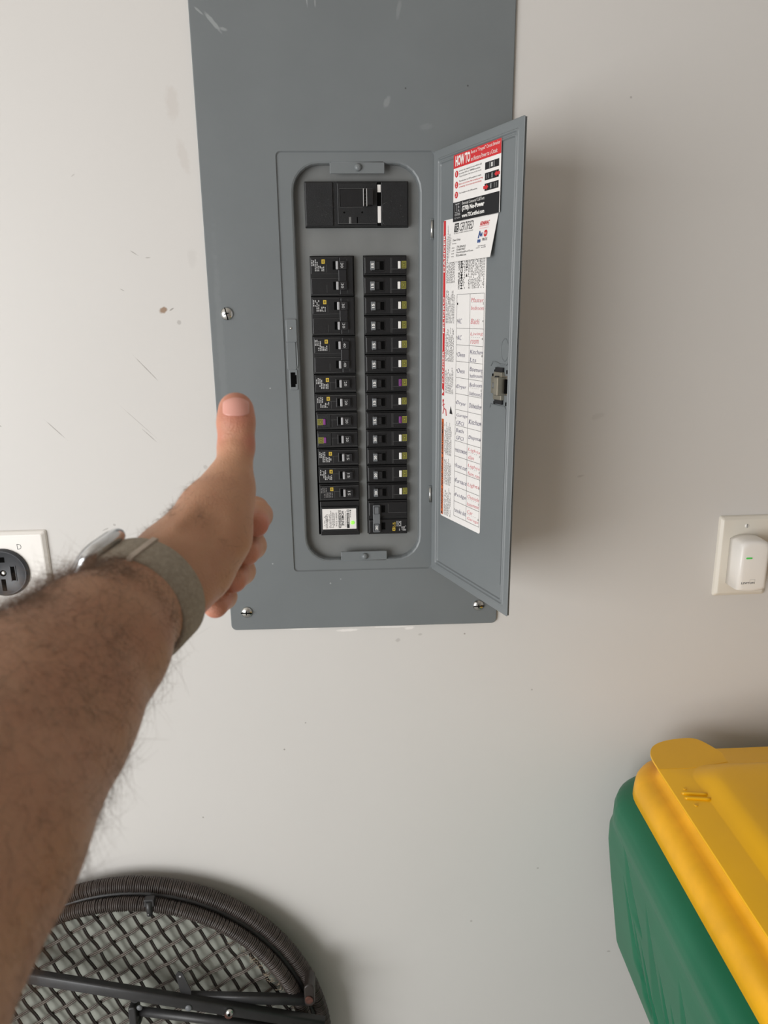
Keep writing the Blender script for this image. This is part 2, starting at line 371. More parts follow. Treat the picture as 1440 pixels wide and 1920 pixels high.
# ------------------------------------------------------------------ the open door
DA = 1.9535 - PI
door = empty('door', (HX, -.0055, 0), (0, 0, DA), panel)
DW, D0, D1 = .1966, ZB+.001, ZT-.0005
L0, L1 = .158, .180
m = MB()
T = .0016
Rd = lambda i, r, y: [(a, y, b) for a, b in rr(.0012+i, DW-i, D0+i, D1-i, r, 5)]
m.loft([Rd(0,.002,.0095), Rd(.0012,.002,.0095), Rd(.0012,.002,.0), Rd(0,.002,.0095)][0:0] or
       [Rd(.0010,.002,T), Rd(0,.002,T*.6), Rd(0,.002,.0004), Rd(.0008,.0015,0), Rd(.0095,.003,0), Rd(.0106,.003,-.0009), Rd(.0118,.003,-.0009),
        Rd(.0130,.003,.0004), Rd(.0142,.003,.0006), Rd(.0150,.003,-.0001), Rd(.0160,.003,-.0001), Rd(.0172,.003,.0014)], GREY, False, False)
# inner field, with the latch cut-out
field = [(L0-.012, L1+.004, .3560, .3780)]
holed(m, .0182, DW-.0170, D0+.0170, D1-.0170, .0014, .0020, field, GREY)
# back skin of the folded sheet
holed(m, .0020, DW-.0010, D0+.001, D1-.001, .0022, .0036, field, GREY)
leaf = m.build('door_leaf', door)
e = MB()                                    # embossed lines
oval = [(.1715+.0075*math.cos(t)*(1 if abs(math.cos(t))>0 else 1), .0012, .4070+.0125*math.sin(t)) for t in [2*PI*k/28 for k in range(28)]]
e.tube(oval, .0006, GREY, 6, closed=True)
e.tube([(.1440,.0014,.3880),(.1475,.001,.3925),(.155,.001,.3925),(.163,.001,.3905),(.176,.001,.3905),(.1795,.001,.3935),(.1795,.0014,.43)], .0009, GREY, 6)
e.tube([(.1440,.0014,.3390),(.1460,.001,.3430),(.1755,.001,.3430),(.1780,.001,.3400),(.1780,.001,.26),(.1780,.0014,.125)], .0007, GREY, 6)
e.build('embossed_line', door)
# latch
l = MB()
l.box(.1560, .1730, -.0030, .0012, .3500, .3820, LATCH, .0006, .001)
l.box(.1500, .1590, -.0022, .0012, .3565, .3765, LATCH, .0006, .001)
l.box(.1690, .1775, -.0110, .0012, .3560, .3770, LATCH, .0012, .002)
l.box(.1600, .1690, -.0075, -.0020, .3635, .3700, ZINC, .0008)
l.box(.1610, .1680, -.0045, -.0028, .3735, .3775, HBLK); l.box(.1610, .1680, -.0045, -.0028, .3560, .3600, HBLK)
l.box(.1565, .1720, -.0012, .0010, .3820, .3870, HBLK); l.box(.1565, .1720, -.0012, .0010, .3450, .3500, HBLK)
l.box(.1770, .1810, -.0020, .0012, .3585, .3745, WELL); l.box(.1475, .1500, .0008, .0014, .3590, .3790, WELL)
for z in (.3805, .3440):
    l.box(.1520,.1550,.0006,.0014,z,z+.0035,WELL); l.box(.1770,.1785,.0006,.0014,z,z+.0035,WELL); l.box(.1800,.1820,.0006,.0014,z+.0005,z+.0045,WELL); l.box(.1770,.1820,.0006,.0014,z+.0028,z+.0042,WELL)
tag(l.build('latch', door), 'bare metal spring latch')

# circuit directory (printed and hand-written) on the door
t = MB(); y = .0008; yp = .00055; yq = .00035
GX0, GX1, GXM = .0630, .1265, .0945
pts = rr(.0258, .1285, .1765, .5595, .003, 3)
t.loft([[(a, .0013, b_) for a, b_ in pts], [(a, y, b_) for a, b_ in pts]], PAPER)
quad(t, .0270, .0325, .3420, .5590, yp, RED); quad(t, .0270, .0325, .1790, .3110, yp, ORANGE)
for wd, z, L in (('DANGER', .4975, .045), ('PELIGRO', .4225, .045), ('DANGER', .3580, .042)):
    quad(t, .0268, .0328, z-.001, z+L+.001, yp-.00005, RED); text(t, wd, .0275, z, L, .0042, yq, WHITE, 90, .01)
text(t, 'WARNING  ADVERTENCIA  AVERTISSEMENT', .0277, .1860, .121, .0040, yq, INK, 90, .01)
t.add([(.0276,yq,.3440),(.0320,yq,.3475),(.0276,yq,.3510)], [(0,1,2)], WHITE)
t.add([(.0276,yq,.1805),(.0320,yq,.1805),(.0298,yq,.1845)], [(0,1,2)], INK)
# pictogram: red figure struck by current, black burst
t.tube([(.0300,yq,.3345),(.0330,yq,.3250),(.0300,yq,.3180)], .0006, RED, 4); t.tube([(.0330,yq,.3250),(.0380,yq,.3240),(.0395,yq,.3160)], .0006, RED, 4)
t.tube([(.0290,yq,.3290),(.0345,yq,.3310)], .0005, RED, 4); disc(t, .0305, .3355, .0018, yq, RED)
t.add([(.0480,yq,.3200),(.0555,yq,.3200),(.0530,yq,.3250),(.0510,yq,.3300),(.0495,yq,.3255)], [(0,1,2,3,4)], INK)
for z0, z1, s_ in ((.4840,.5560,1),(.4350,.4760,2),(.3870,.4300,3),(.3460,.3810,4)):
    fine(t, .0350, .0570, z0, z1, yq, FINE, 9, True, .93, s_, .28)
for z0, z1, s_ in ((.2640,.3080,5),(.2230,.2600,6),(.1800,.2190,7)): fine(t, .0350, .0545, z0, z1, yq, FINE, 9, True, .93, s_, .28)
text(t, 'HOMELINE  LOAD CENTER', .0650, .4760, .050, .0035, yq, INK, 90, .01)
text(t, 'HOMC30UC', .0705, .4760, .042, .0052, yq, INK, 90, .03)
text(t, 'TECHNICAL', .0830, .4960, .033, .0042, yq, INK, 90, .02)
t.add([(.0832,yq,.4900),(.0870,yq,.4900),(.0851,yq,.4940)], [(0,1,2)], INK)
fine(t, .0890, .1260, .4760, .5480, yq, INK, 13, True, .85, 12, .22); fine(t, .0765, .0820, .4760, .5480, yq, FINE, 2, True, .8, 13, .3)
zs = [.4700 - i*(.4700-.1850)/14 for i in range(15)]
for i, z in enumerate(zs[::1]):
    if i % 1 == 0 and i in (0,2,3,4,5,6,7,8,9,10,11,12,13,14): quad(t, GX0, GX1, z-.0002, z+.0002, yq, FINE)
for x in (GX0, GXM, GX1): quad(t, x-.0002, x+.0002, zs[-1], zs[0], yq, FINE)
step = zs[0]-zs[1]
left = ['','AC','','AC','Oven','Oven','Dryer','Dryer','Garage GFCI','Bath GFCI','Microwave','Front out','Furnace','Hood']
right = ['Master','Bath','bedroom','Bath 2','Living rm','Kitchen lts','Basement','Bedroom','Dishwasher','Refrig','Disposal','Lights din','Hall lts','Laundry']
lt = [('AC',1,PENB),('AC',2,PENB),('Oven',3,PENB),('Oven',4,PENB),('Dryer',5,PENB),('Dryer',6,PENB),('Garage|GFCI',7,PENB),('Bath|GFCI',8,PENB),('microwave',9,PENB),('front out',10,PENB),('Furnace',11,PENB),('Fridge',12,PENB),('smoke det',13,PENB)]
RT = [('Master|bedroom',0,PENR),('Bath|',1,PENR),('Living|room',2,PENR),('Kitchen|Lts',3,PENB),('Basement|bathroom',4,PENB),('Bedroom|bathroom2',5,PENB),('Dishwasher',6,PENB),('Kitchen',7,PENB),('Disposal',8,PENB),('Lights|din',9,PENR),('Lights|fam rm',10,PENR),('Lights',11,PENR),('Outside|basement',12,PENR),('Car|Garage',13,PENR)]
def hand(lst, x0, x1, seed):
    Rr = random.Random(seed)
    for s_, i, mm in lst:
        parts = [p for p in s_.split('|') if p]
        for k, p in enumerate(parts):
            hh = .0048 if len(parts) == 2 else .0060
            wd = min((x1-x0)*.92, len(p)*.0046)
            zz = zs[i]-step*(.46 if k == 0 else .92) + Rr.uniform(-.0005,.0008) if len(parts) == 2 else zs[i]-step*.72
            text(t, p, x0+.0015, zz, wd, hh, yq, mm, 0, -.012, .25, Rr.uniform(-.03,.05))
hand(lt, GX0+.001, GXM, 3); hand(RT, GXM+.001, GX1, 4)
for i in range(14):
    for x in (GX0+.0008, GX1-.0028): text(t, str(2*i+1 if x < .08 else 2*i+2), x, zs[i]-step*.62, .0018, .0026, yq-.0001, INK)
    for k in range(5): quad(t, GXM+.004+k*.0045, GXM+.0058+k*.0045, zs[i]-step*.5, zs[i]-step*.5+.0003, yq, FINE)
tag(t.build('circuit_directory', door), 'long white printed sheet with hand-written circuit names')

# how-to sticker
t = MB(); y = -.0010; yp = -.00115; yq = -.0013
X0, X1, Z0, Z1 = .0530, .1560, .5548, .6296
t.box(X0, X1, y, -.0007, Z0, Z1, PAPER)
quad(t, X0, X1, .6146, Z1, yp, RED); quad(t, X0, X1-.001, Z0, .5768, yp, INK)
text(t, 'HOW TO', .0575, .6166, .034, .0115, yq, WHITE, 0, .04)
text(t, 'Reset a "Tripped" Circuit Breaker', .0932, .6236, .0610, .0046, yq, WHITE, 0, .0)
text(t, 'and Restore Power to a Circuit.', .0932, .6168, .0560, .0046, yq, WHITE, 0, .0)
for n_, z in (('1', .6080), ('2', .5958), ('3', .5848)):
    disc(t, .0605, z, .0038, yp, RED, e=1.0); text(t, n_, .0598 if n_ == '1' else .0593, z-.0022, .0012 if n_ == '1' else .0022, .0044, yq, WHITE, 0, .03)
for s_, z, mm, wd in (('Locate the tripped circuit, which will', .6092, INK, .050), ('be in the OFF or TRIPPED position.', .6060, INK, .048), ('Tripped breakers feel loose to the touch.', .6030, FINE, .050),
                      ('Turn breaker to OFF position to reset.', .5978, INK, .050), ('Never reset a breaker that is popping, sparking', .5946, RED, .053), ('or humming. Call an electrician immediately.', .5914, RED, .051),
                      ('Turn breaker to the ON position.', .5846, INK, .042)):
    text(t, s_, .0665, z, wd, .0022, yq, mm, 0, .0)
for k, z in enumerate((.6062, .5952, .5842)):
    quad(t, .1240, .1525, z-.0036, z+.0040, yp, INK)
    if k == 0:
        for (a, b_) in ((.1330,.1336),(.1430,.1436),(.1352,.1356),(.1410,.1414)): quad(t, a, b_, z-.0028, z+.0032, yq, LGREY)
        quad(t, .1370, .1396, z-.0020, z+.0024, yq, WHITE)
    else:
        sg = 1 if k == 1 else -1; xc = .1382
        for dx in (-.010, -.006, .001): quad(t, xc+sg*dx-.0003, xc+sg*dx+.0003, z-.0022, z+.0026, yq, LGREY)
        quad(t, xc+sg*.0010-.0012, xc+sg*.0010+.0014, z-.0026, z+.0030, yq, HGREY); text(t, 'OFF' if k == 1 else 'ON', xc+sg*.0010-.0008, z-.0022, .0044, .0016, yq-.0001, WHITE, 90)
        a = xc+sg*.0165; v = [(a, -.0014), (a, .0018), (a-sg*.006, .0018), (a-sg*.006, .0034), (a-sg*.0105, .0002), (a-sg*.006, -.0030), (a-sg*.006, -.0014)]
        t.add([(p[0], yq-.0002, z+p[1]) for p in v], [tuple(range(7))], RED)
text(t, 'Electrical Concerns? Call/Text:', .0745, .5722, .050, .0033, yq, WHITE)
text(t, '(770) No-Power', .0745, .5642, .050, .0066, yq, WHITE, 0, .05)
text(t, 'www.TECertified.com', .0745, .5578, .050, .0045, yq, WHITE, 0, .03)
for (a, b_, c_, d_) in ((.0575,.0702,.5764,.5768),(.0575,.0702,.5650,.5654),(.0575,.0579,.5650,.5768),(.0698,.0702,.5650,.5768)): quad(t, a, b_, c_, d_, yq, LGREY)
text(t, 'TE', .0592, .5664, .0092, .0085, yq, LGREY); text(t, 'CERTIFIED', .0572, .5612, .0135, .0028, yq, LGREY, 0, .02); text(t, 'ELECTRICIANS', .0572, .5578, .0135, .0020, yq, LGREY)
tag(t.build('instruction_sticker', door), 'red, white and black how-to sticker')
# business card tucked under the sticker: a thing of its own
card = empty('business_card', (0,0,0)); 
tag(card, 'white business card tucked on the open door under the red and black sticker', 'card')
t = MB(); CY = lambda z: .0004 - max(0, (.5546-z))*.11
X0, X1, Z0, Z1 = .0500, .1480, .5085, .5546
vs = [(X0-.001,CY(Z0),Z0-.0002),(X1-.002,CY(Z0)-.001,Z0+.0003),(X1+.0035,CY(Z1),Z1),(X0+.003,CY(Z1),Z1)]
t.add(vs + [(p[0], p[1]+.0004, p[2]) for p in vs], [(0,1,2,3),(7,6,5,4),(0,4,5,1),(1,5,6,2),(2,6,7,3),(3,7,4,0)], PAPER)
t.build('card_stock', card)
t = MB()
q_ = MB()
quad(q_, .0560, .0660, .5430, .5530, 0, INK); text(q_, 'TE', .0575, .5442, .0072, .0072, -.0001, WHITE)
text(q_, 'CERTIFIED', .0680, .5432, .0320, .0096, 0, INK, 0, .0, .1); text(q_, 'ELECTRICAL  PLUMBING  HEATING & COOLING', .0560, .5408, .045, .0015, 0, FINE)
text(q_, 'Chase Farley', .0545, .5318, .0190, .0032, 0, INK); text(q_, 'Electrician', .0545, .5290, .0100, .0016, 0, FINE)
for i, (a, b_) in enumerate((('office:', '770-309-6912'), ('cell:', '770-867-9027'), ('email:', 'ChaseFarley@EmailTE.com'), ('web:', 'TECertified.com'))):
    z = .5240-i*.0033; text(q_, a, .0545, z, .0070, .0016, 0, FINE); text(q_, b_, .0665, z, [.021,.021,.040,.025][i], .0024, 0, INK)
text(q_, 'GENERAC', .1150, .5452, .0200, .0040, 0, RED, 0, .03, .2); quad(q_, .1150, .1350, .5440, .5445, 0, RED); quad(q_, .1150, .1350, .5415, .5418, 0, PENR)
disc(q_, .1300, .5355, .0038, 0, RED); text(q_, 'PRO', .1275, .5343, .0050, .0024, -.0001, WHITE)
text(q_, 'PROS', .1245, .5275, .0105, .0032, 0, FINE, 0, .02)
text(q_, 'BBB', .1140, .5262, .0070, .0036, 0, BLUE, 0, .04); q_.tube([(.1155,0,.5312),(.1175,0,.5385),(.1200,0,.5330)], .0009, BLUE, 4); q_.tube([(.1205,0,.5340),(.1225,0,.5368),(.1228,0,.5325)], .0006, BLUE, 4)
fine(q_, .1130, .1340, .5195, .5235, 0, FINE, 2, False, .9, 5)
for (x, y_, z) in q_.v: t.v.append((x, CY(z)-.00115*((x-X0)/(X1-X0))*((Z1-z)/(Z1-Z0))-.00016+y_, z))
t.f = q_.f; t.m = q_.m; t.mats = q_.mats; t.sm = q_.sm
t.build('lettering', card)
bpy.context.view_layer.update()
card.matrix_world = door.matrix_world.copy()

# ------------------------------------------------------------------ circuit breakers
PIT = .0254; ZR = .5076+.0008
def kids(o, f):
    for ch in bpy.data.objects:
        if ch.parent == o: f(ch)
BF = .0012        # front face depth of the breaker bodies
def body(mb, x0, x1, zc, hgt, facing):
    """stepped moulded body; facing +1 when the outer end is at the right"""
    z0, z1 = zc-hgt/2, zc+hgt/2
    mb.box(x0, x1, BF+.0042, .055, z0+.0004, z1-.0004, SHLD, .0006)
    g = .0030 if hgt > .03 else .0028
    mb.box(x0+.0012, x1-.0006, BF, BF+.0046, z0+g, z1-g*.8, BLACK, .0007)
def single_right(zc, amp, button, name='circuit_breaker'):
    r = empty(name, (0,0,0)); x0, x1 = RC
    b = MB(); body(b, x0, x1, 0, PIT, 1)
    b.box(x0+.0018, x0+.0022, BF-.0004, BF, -.0092, .0092, EDGE); b.box(x0+.0350, x0+.0354, BF-.0003, BF, -.0096, .0096, EDGE); b.box(x0+.0366, x0+.0369, BF-.0003, BF, -.0096, .0096, EDGE)
    b.box(x0+.0360, x1-.0010, BF-.0001, BF, -.0046, -.0043, EDGE)
    b.box(x0+.0092, x0+.0270, BF-.0012, BF+.001, -.0072, .0064, BLACK, .0006)
    b.box(x0+.0154, x0+.0205, BF-.0014, BF-.0010, -.0056, .0052, WELL); b.box(x0+.0215, x0+.0262, BF-.0014, BF-.0010, -.0056, .0052, WELL)
    b.build('case', r)
    h = MB(); h.box(x0+.0085, x0+.0145, BF-.0062, BF-.0008, -.0056, .0054, HGREY, .0007)
    h.box(x0+.0140, x0+.0205, BF-.0035, BF-.0008, -.0050, .0048, HBLK, .0006)
    text(h, amp, x0+.0096, -.0028, .0056, .0036, BF-.0064, WHITE, 90, .03)
    h.build('handle', r)
    k = MB(); k.box(x0+.0448, x0+.0484, BF-.0012, BF, -.0040, .0052, button, .0004)
    if button is PURPLE: text(k, 'TEST', x0+.0458, -.0032, .0076, .0016, BF-.0014, INK, 90)
    k.build('test_button', r)
    c_ = MB(); X, Z = x0+.0492, .0008; n = .0063
    for i, (s_, mm) in enumerate(((1, OLIVE), (.84, OLIVED), (.62, OLIVE), (.5, OLIVED), (.22, OLIVE))):
        cx = X+n/2+.0003; quad(c_, cx-n/2*s_, cx+n/2*s_, Z-n*.72*s_, Z+n*.72*s_, BF-.0002-.00006*i, mm)
    c_.build('square_mark', r)
    return r
def print_cluster(mb, x0, x1, z0, z1, y, seed, dim=False):
    fine(mb, x0, x0+(x1-x0)*.52, z0+(z1-z0)*.45, z1, y, FINE if dim else LGREY, 4, True, .95, seed, .62)
    fine(mb, x0+(x1-x0)*.25, x1, z0, z0+(z1-z0)*.5, y, FINE if dim else LGREY, 6, True, .9, seed+50, .62)
def left_case(b, x0, x1, zc, seed, label=True, dim=False):
    b.box(x0+.0285, x0+.0500, BF-.0010, BF+.001, zc-.0066, zc+.0070, BLACK, .0006)
    b.box(x0+.0300, x0+.0340, BF-.0013, BF-.0008, zc-.0046, zc+.0056, WELL)
    b.box(x0+.0170, x0+.0300, BF-.0003, BF, zc+.0018, zc+.0021, EDGE); b.box(x0+.0215, x0+.0218, BF-.0003, BF, zc-.0080, zc+.0018, EDGE)
def left_handle(r, x0, zc, amp, mm=HBLK):
    h = MB(); h.box(x0+.0340, x0+.0372, BF-.0066, BF-.0008, zc-.0046, zc+.0056, SHINE if amp else HGREY, .0007)
    h.box(x0+.0370, x0+.0480, BF-.0052, BF-.0008, zc-.0048, zc+.0058, mm, .0007)
    for zz in (-.0040, .0046): h.box(x0+.0388, x0+.0450, BF-.0054, BF-.0052, zc+zz, zc+zz+.0003, EDGE)
    if amp: text(h, amp, x0+.0402, zc-.0026, .0060, .0036, BF-.0054, LGREY, -90, .01)
    return h.build('handle', r)
def rating_label(r, x0, zc, seed, dim=False):
    c_ = MB(); print_cluster(c_, x0+.0018, x0+.0190, zc-.0065, zc+.0080, BF-.0003, seed, dim)
    quad(c_, x0+.0155, x0+.0198, zc+.0028, zc+.0080, BF-.0004, YEL); quad(c_, x0+.0167, x0+.0186, zc+.0042, zc+.0066, BF-.0005, INK); quad(c_, x0+.0172, x0+.0181, zc+.0048, zc+.0060, BF-.0006, YEL)
    c_.build('rating_label', r)
def outline(b, x0, x1, z0, z1):
    for a in ((x0,x1,z1-.0003,z1),(x0,x1,z0,z0+.0003),(x0,x0+.0003,z0,z1)): b.box(a[0],a[1],BF-.0003,BF,a[2],a[3],EDGE)
def single_left(amp, seed, kind='plain'):
    r = empty('circuit_breaker'); x0, x1 = LC; b = MB(); body(b, x0, x1, 0, PIT, -1); left_case(b, x0, x1, 0, seed)
    outline(b, x0+.0012, x1-.001, -.0094, .0100)
    if kind == 'afci': b.box(x0+.0012, x0+.0200, BF-.0008, BF+.001, -.0088, .0094, BLACK2, .0008)
    b.build('case', r)
    left_handle(r, x0, 0, amp)
    if kind == 'afci':
        k = MB(); k.box(x0+.0095, x0+.0128, BF-.0022, BF-.0006, -.0046, .0034, PURPLE, .0004); k.build('test_button', r)
        c_ = MB(); cx, cz, n = x0+.0055, -.0008, .0075
        for i, (s_, mm) in enumerate(((1, OLIVE), (.84, OLIVED), (.62, OLIVE), (.5, OLIVED), (.22, OLIVE))): quad(c_, cx-n/2*s_, cx+n/2*s_, cz-n*.56*s_, cz+n*.56*s_, BF-.0010-.00006*i, mm)
        c_.build('square_mark', r)
    else: rating_label(r, x0, 0, seed, kind == 'dim')
    return r
def double_left(amp, seed):
    r = empty('circuit_breaker'); x0, x1 = LC; b = MB(); h2 = PIT/2
    b.box(x0, x1, BF+.0030, .055, -PIT+.0004, PIT-.0004, SHLD, .0006)
    for zc in (h2, -h2):
        b.box(x0+.0012, x0+.0385, BF, BF+.0032, zc-.0100, zc+.0100, BLACK, .0008)
        b.box(x0+.0012, x0+.037, BF-.0003, BF, zc-.0100, zc-.0097, EDGE); b.box(x0+.0012, x0+.037, BF-.0003, BF, zc+.0096, zc+.0099, EDGE)
        b.box(x0+.0300, x0+.0340, BF-.0006, BF+.0002, zc-.0046, zc+.0056, WELL)
        b.box(x0+.0215, x0+.0218, BF-.0003, BF, zc-.0080, zc+.0018, EDGE)
    b.box(x0+.0385, x1-.0008, BF-.0004, BF+.0032, -PIT+.0020, PIT-.0020, BLACK, .0008)
    b.box(x0+.0482, x0+.0485, BF-.0006, BF-.0003, -PIT+.004, PIT-.004, EDGE)
    b.build('case', r)
    for zc in (h2, -h2): left_handle(r, x0, zc, amp)
    t_ = MB(); t_.box(x0+.0372, x0+.0475, BF-.0044, BF-.0008, -h2+.0060, h2-.0048, HBLK, .0006); t_.build('handle_tie', r)
    rating_label(r, x0, h2, seed)
    return r
def place(o, zrow): o.parent = None; o.location = (0,0,0); o['_z'] = zrow; return o
pm = Matrix.Translation((0,0,H)) @ Matrix.Rotation(PR, 4, 'Y')
def seat_at(o, z, dx=0): 
    o.matrix_world = pm @ Matrix.Translation((dx, 0, z))
ORD = ['topmost','second','third','fourth','fifth','sixth','seventh','eighth','ninth','tenth','eleventh','twelfth','thirteenth']
GR = 'single circuit breakers of the right column'
protoR = {}
for i in range(13):
    amp = '15' if i < 9 else '20'; btn = PURPLE if i in (6, 8) else WHITE; k = (amp, btn.name)
    if k not in protoR: o = protoR[k] = single_right(0, amp, btn)
    else: o = copy_tree(protoR[k])
    seat_at(o, ZR-i*PIT, [0,-.0004,.0002,0,.0005,.0002,.0004,0,.0003,.0003,.0003,.0004,.0005][i])
    bt_ = 'purple' if btn is PURPLE else 'white'
    o['label'] = f'{ORD[i]} breaker from the top in the right column, black with {bt_} button and {amp} on its grey handle' if False else f'black breaker {amp} with {bt_} button, {ORD[i]} from the top of the right column'
    o['category'] = 'circuit breaker'; o['group'] = GR
# two-pole breaker at the foot of the right column
def double_right():
    r = empty('circuit_breaker'); x0, x1 = RC; b = MB(); h2 = PIT/2
    b.box(x0, x1, BF+.0030, .055, -PIT+.0004, PIT-.0004, SHLD, .0006)
    for zc in (h2, -h2):
        b.box(x0+.0012, x1-.0006, BF, BF+.0032, zc-.0100, zc+.0100, BLACK, .0008)
        b.box(x0+.0020, x0+.0023, BF-.0003, BF, zc-.0085, zc+.0080, EDGE); b.box(x0+.0020, x0+.0085, BF-.0003, BF, zc+.0080, zc+.0083, EDGE)
        b.box(x0+.0190, x0+.0240, BF-.0006, BF+.0002, zc-.0046, zc+.0056, WELL)
    b.box(x0+.0285, x1-.001, BF-.0003, BF, h2-.0052, h2-.0049, EDGE); b.box(x0+.0285, x0+.0288, BF-.0003, BF, h2-.005, h2+.008, EDGE)
    b.build('case', r)
    h = MB(); h.box(x0+.0068, x0+.0168, BF-.0055, BF-.0006, -h2-.0075, h2+.0070, HGREY, .0008)
    for zc in (h2, -h2):
        h.box(x0+.0080, x0+.0156, BF-.0060, BF-.0054, zc-.0056, zc+.0056, HBLK); h.box(x0+.0090, x0+.0146, BF-.0066, BF-.0058, zc-.0050, zc+.0050, HGREY)
    text(h, '30', x0+.0100, -h2-.0030, .0060, .0034, BF-.0068, WHITE, 90, .02)
    h.build('handle', r)
    c_ = MB(); print_cluster(c_, x0+.0400, x1-.0020, -h2-.0070, -h2+.0075, BF-.0003, 77)
    quad(c_, x0+.0345, x0+.0385, -h2-.0070, -h2-.0020, BF-.0004, YEL); quad(c_, x0+.0357, x0+.0374, -h2-.0056, -h2-.0036, BF-.0005, INK); fine(c_, x0+.0345, x0+.0395, -h2-.0010, -h2+.0070, BF-.0003, YEL, 2, True, .9, 4)
    c_.build('rating_label', r); return r
o = double_right(); seat_at(o, ZR-13.5*PIT, .0006); tag(o, 'double breaker with one wide grey handle at the foot of the right column', 'circuit breaker')
# left column
LX = [0, .0004, .0008, .0010, .0013, .0016, .0019]
for i, (n_, amp) in enumerate((('topmost', '30'), ('middle', '30'), ('lowest', '40'))):
    o = double_left(amp, 10+i); seat_at(o, ZR-(2*i+.5)*PIT, LX[i]*1.2-.0004)
    tag(o, f'double breaker with tied handles, {n_} of three at the head of the left column', 'circuit breaker', 'double breakers of the left column')
spec = [('20','plain','first printed single breaker right below the double breakers of the left column'),
        ('20','plain','second printed single breaker below the double breakers, left column'),
        ('20','afci','upper of the two breakers with yellow and purple squares, left column'),
        ('20','afci','lower of the two breakers with yellow and purple squares, left column'),
        ('15','plain','printed 15 breaker just below the yellow and purple ones, left column'),
        ('15','plain','lower of the two bright-printed 15 breakers, left column'),
        ('15','dim','dim-printed 15 breaker right above the white surge device, left column')]
for i, (amp, kd, lab) in enumerate(spec):
    o = single_left(amp, 30+i, kd); seat_at(o, ZR-(6+i)*PIT, LX[i]*.8+.0006)
    tag(o, lab, 'circuit breaker', 'single breakers of the left column')
# surge protector
r = empty('surge_protector'); x0, x1 = LC; b = MB()
b.box(x0+.001, x1, BF+.0028, .055, -PIT+.0002, PIT-.0002, BLACK, .0006)
b.box(x0+.0026, x1-.0020, BF-.0006, BF+.0032, -.0188, .0178, BLACK2, .0008); b.build('case', r)
t = MB(); y = BF-.0010; yq = y-.0002
t.box(x0+.0040, x1-.0048, y, BF-.0005, -.0150, .0150, PAPER)
X = x1-.0050
text(t, 'SURGEBREAKER', X-.0252, -.0140, .0270, .0036, yq, INK, -90, .02); text(t, 'HOMELINE', X-.0212, -.0100, .0215, .0040, yq, INK, -90, .02)
text(t, 'by Schneider Electric', X-.0158, -.0120, .0230, .0018, yq, FINE, -90)
quad(t, X-.0132, X-.0096, -.0138, .0085, yq, INK); text(t, 'SQUARE D', X-.0124, -.0080, .0155, .0022, yq-.0001, WHITE, -90, .02)
quad(t, X-.0132, X-.0096, .0098, .0134, yq, HGREY); quad(t, X-.0124, X-.0104, .0106, .0126, yq-.0001, WHITE)
disc(t, X-.0080, .0122, .0009, yq, INK); fine(t, X-.0090, X-.0072, .0020, .0105, yq, FINE, 1, True, .9, 3)
text(t, '120/240 V  22.5 kA', X-.0290, -.0110, .0205, .0020, yq, INK, -90)
fine(t, X-.0385, X-.0300, -.0130, .0130, yq, FINE, 5, True, .9, 8); fine(t, X-.0460, X-.0400, -.0135, .0100, yq, FINE, 3, True, .7, 9)
for z in (.0060, -.0010): t.tube([(X-.0425,yq,z+.001),(X-.0400,yq,z+.001),(X-.0400,yq,z-.002),(X-.0425,yq,z-.002)], .0002, FINE, 4, closed=True)
t.build('rating_label', r)
t = MB(); t.lathe((X-.0052, y, -.0058), [(.0027,0),(.0027,.0006),(.0022,.0012),(.0010,.0017)], GREENLED, n=18); tag(t.build('lamp', r), 'lit green indicator lamp')
seat_at(r, ZR-13.5*PIT, .0014); tag(r, 'surge protector with a white label and lit green lamp, foot of the left column', 'surge protector')
# main breaker
r = empty('main_breaker'); b = MB(); x0, x1 = MBX; z0, z1 = MBZ
b.box(x0, x1, BF+.001, .06, z0, z1, BLACK2, .0008)
b.box(x0+.0010, x0+.0360, BF-.0010, BF+.002, z0+.0010, z1-.0012, BLACK2, .0008)
b.box(x0+.0415, x0+.0925, BF-.0014, BF+.002, z0+.0030, z1-.0022, BLACK2, .0008)
b.box(x0+.0975, x1-.0012, BF-.0010, BF+.002, z0+.0010, z1-.0012, BLACK2, .0008)
b.box(x0+.0450, x0+.0735, BF-.0016, BF-.0012, z0+.0240, z1-.0095, WELL)
b.box(x0+.0456, x0+.0735, BF-.0018, BF-.0014, z0+.0244, z1-.0099, BLACK)
for (a, b_, c_, d_) in ((.0440,.0443,.0240,.0455),(.0440,.0870,.0452,.0455),(.0440,.0740,.0233,.0236),(.042,.092,.0034,.0037)): b.box(x0+a, x0+b_, BF-.0019, BF-.0014, z0+c_, z0+d_, EDGE)
for x, z in ((.0500,.0170),(.0730,.0170),(.0840,.0255)): disc(b, x0+x, z0+z, .0011, BF-.0020, WELL)
for x in (.0560,.0578): b.box(x0+x, x0+x+.0007, BF-.0024, BF-.0014, z0+.0035, z0+.0115, LGREY)
b.box(x0+.0660, x0+.0674, BF-.0017, BF-.0013, z0+.0035, z0+.0115, WELL)
b.box(x0+.0925, x0+.0975, BF+.0004, BF+.002, z0+.0010, z1-.0012, WELL)
Rr = random.Random(5)
for k in range(46):
    x = x0+Rr.choice([Rr.uniform(.002,.035), Rr.uniform(.02,.038), Rr.uniform(.099,.128)]); z = z0+Rr.uniform(.002,.05)*Rr.uniform(.4,1); a = Rr.uniform(-1.2,1.2); L = Rr.uniform(.0004,.0022)
    b.add([(x,BF-.00115,z),(x+L*math.cos(a),BF-.00115,z+L*math.sin(a)),(x+L*math.cos(a),BF-.00115,z+L*math.sin(a)+.00022),(x,BF-.00115,z+.00022)], [(0,1,2,3)], EDGE)
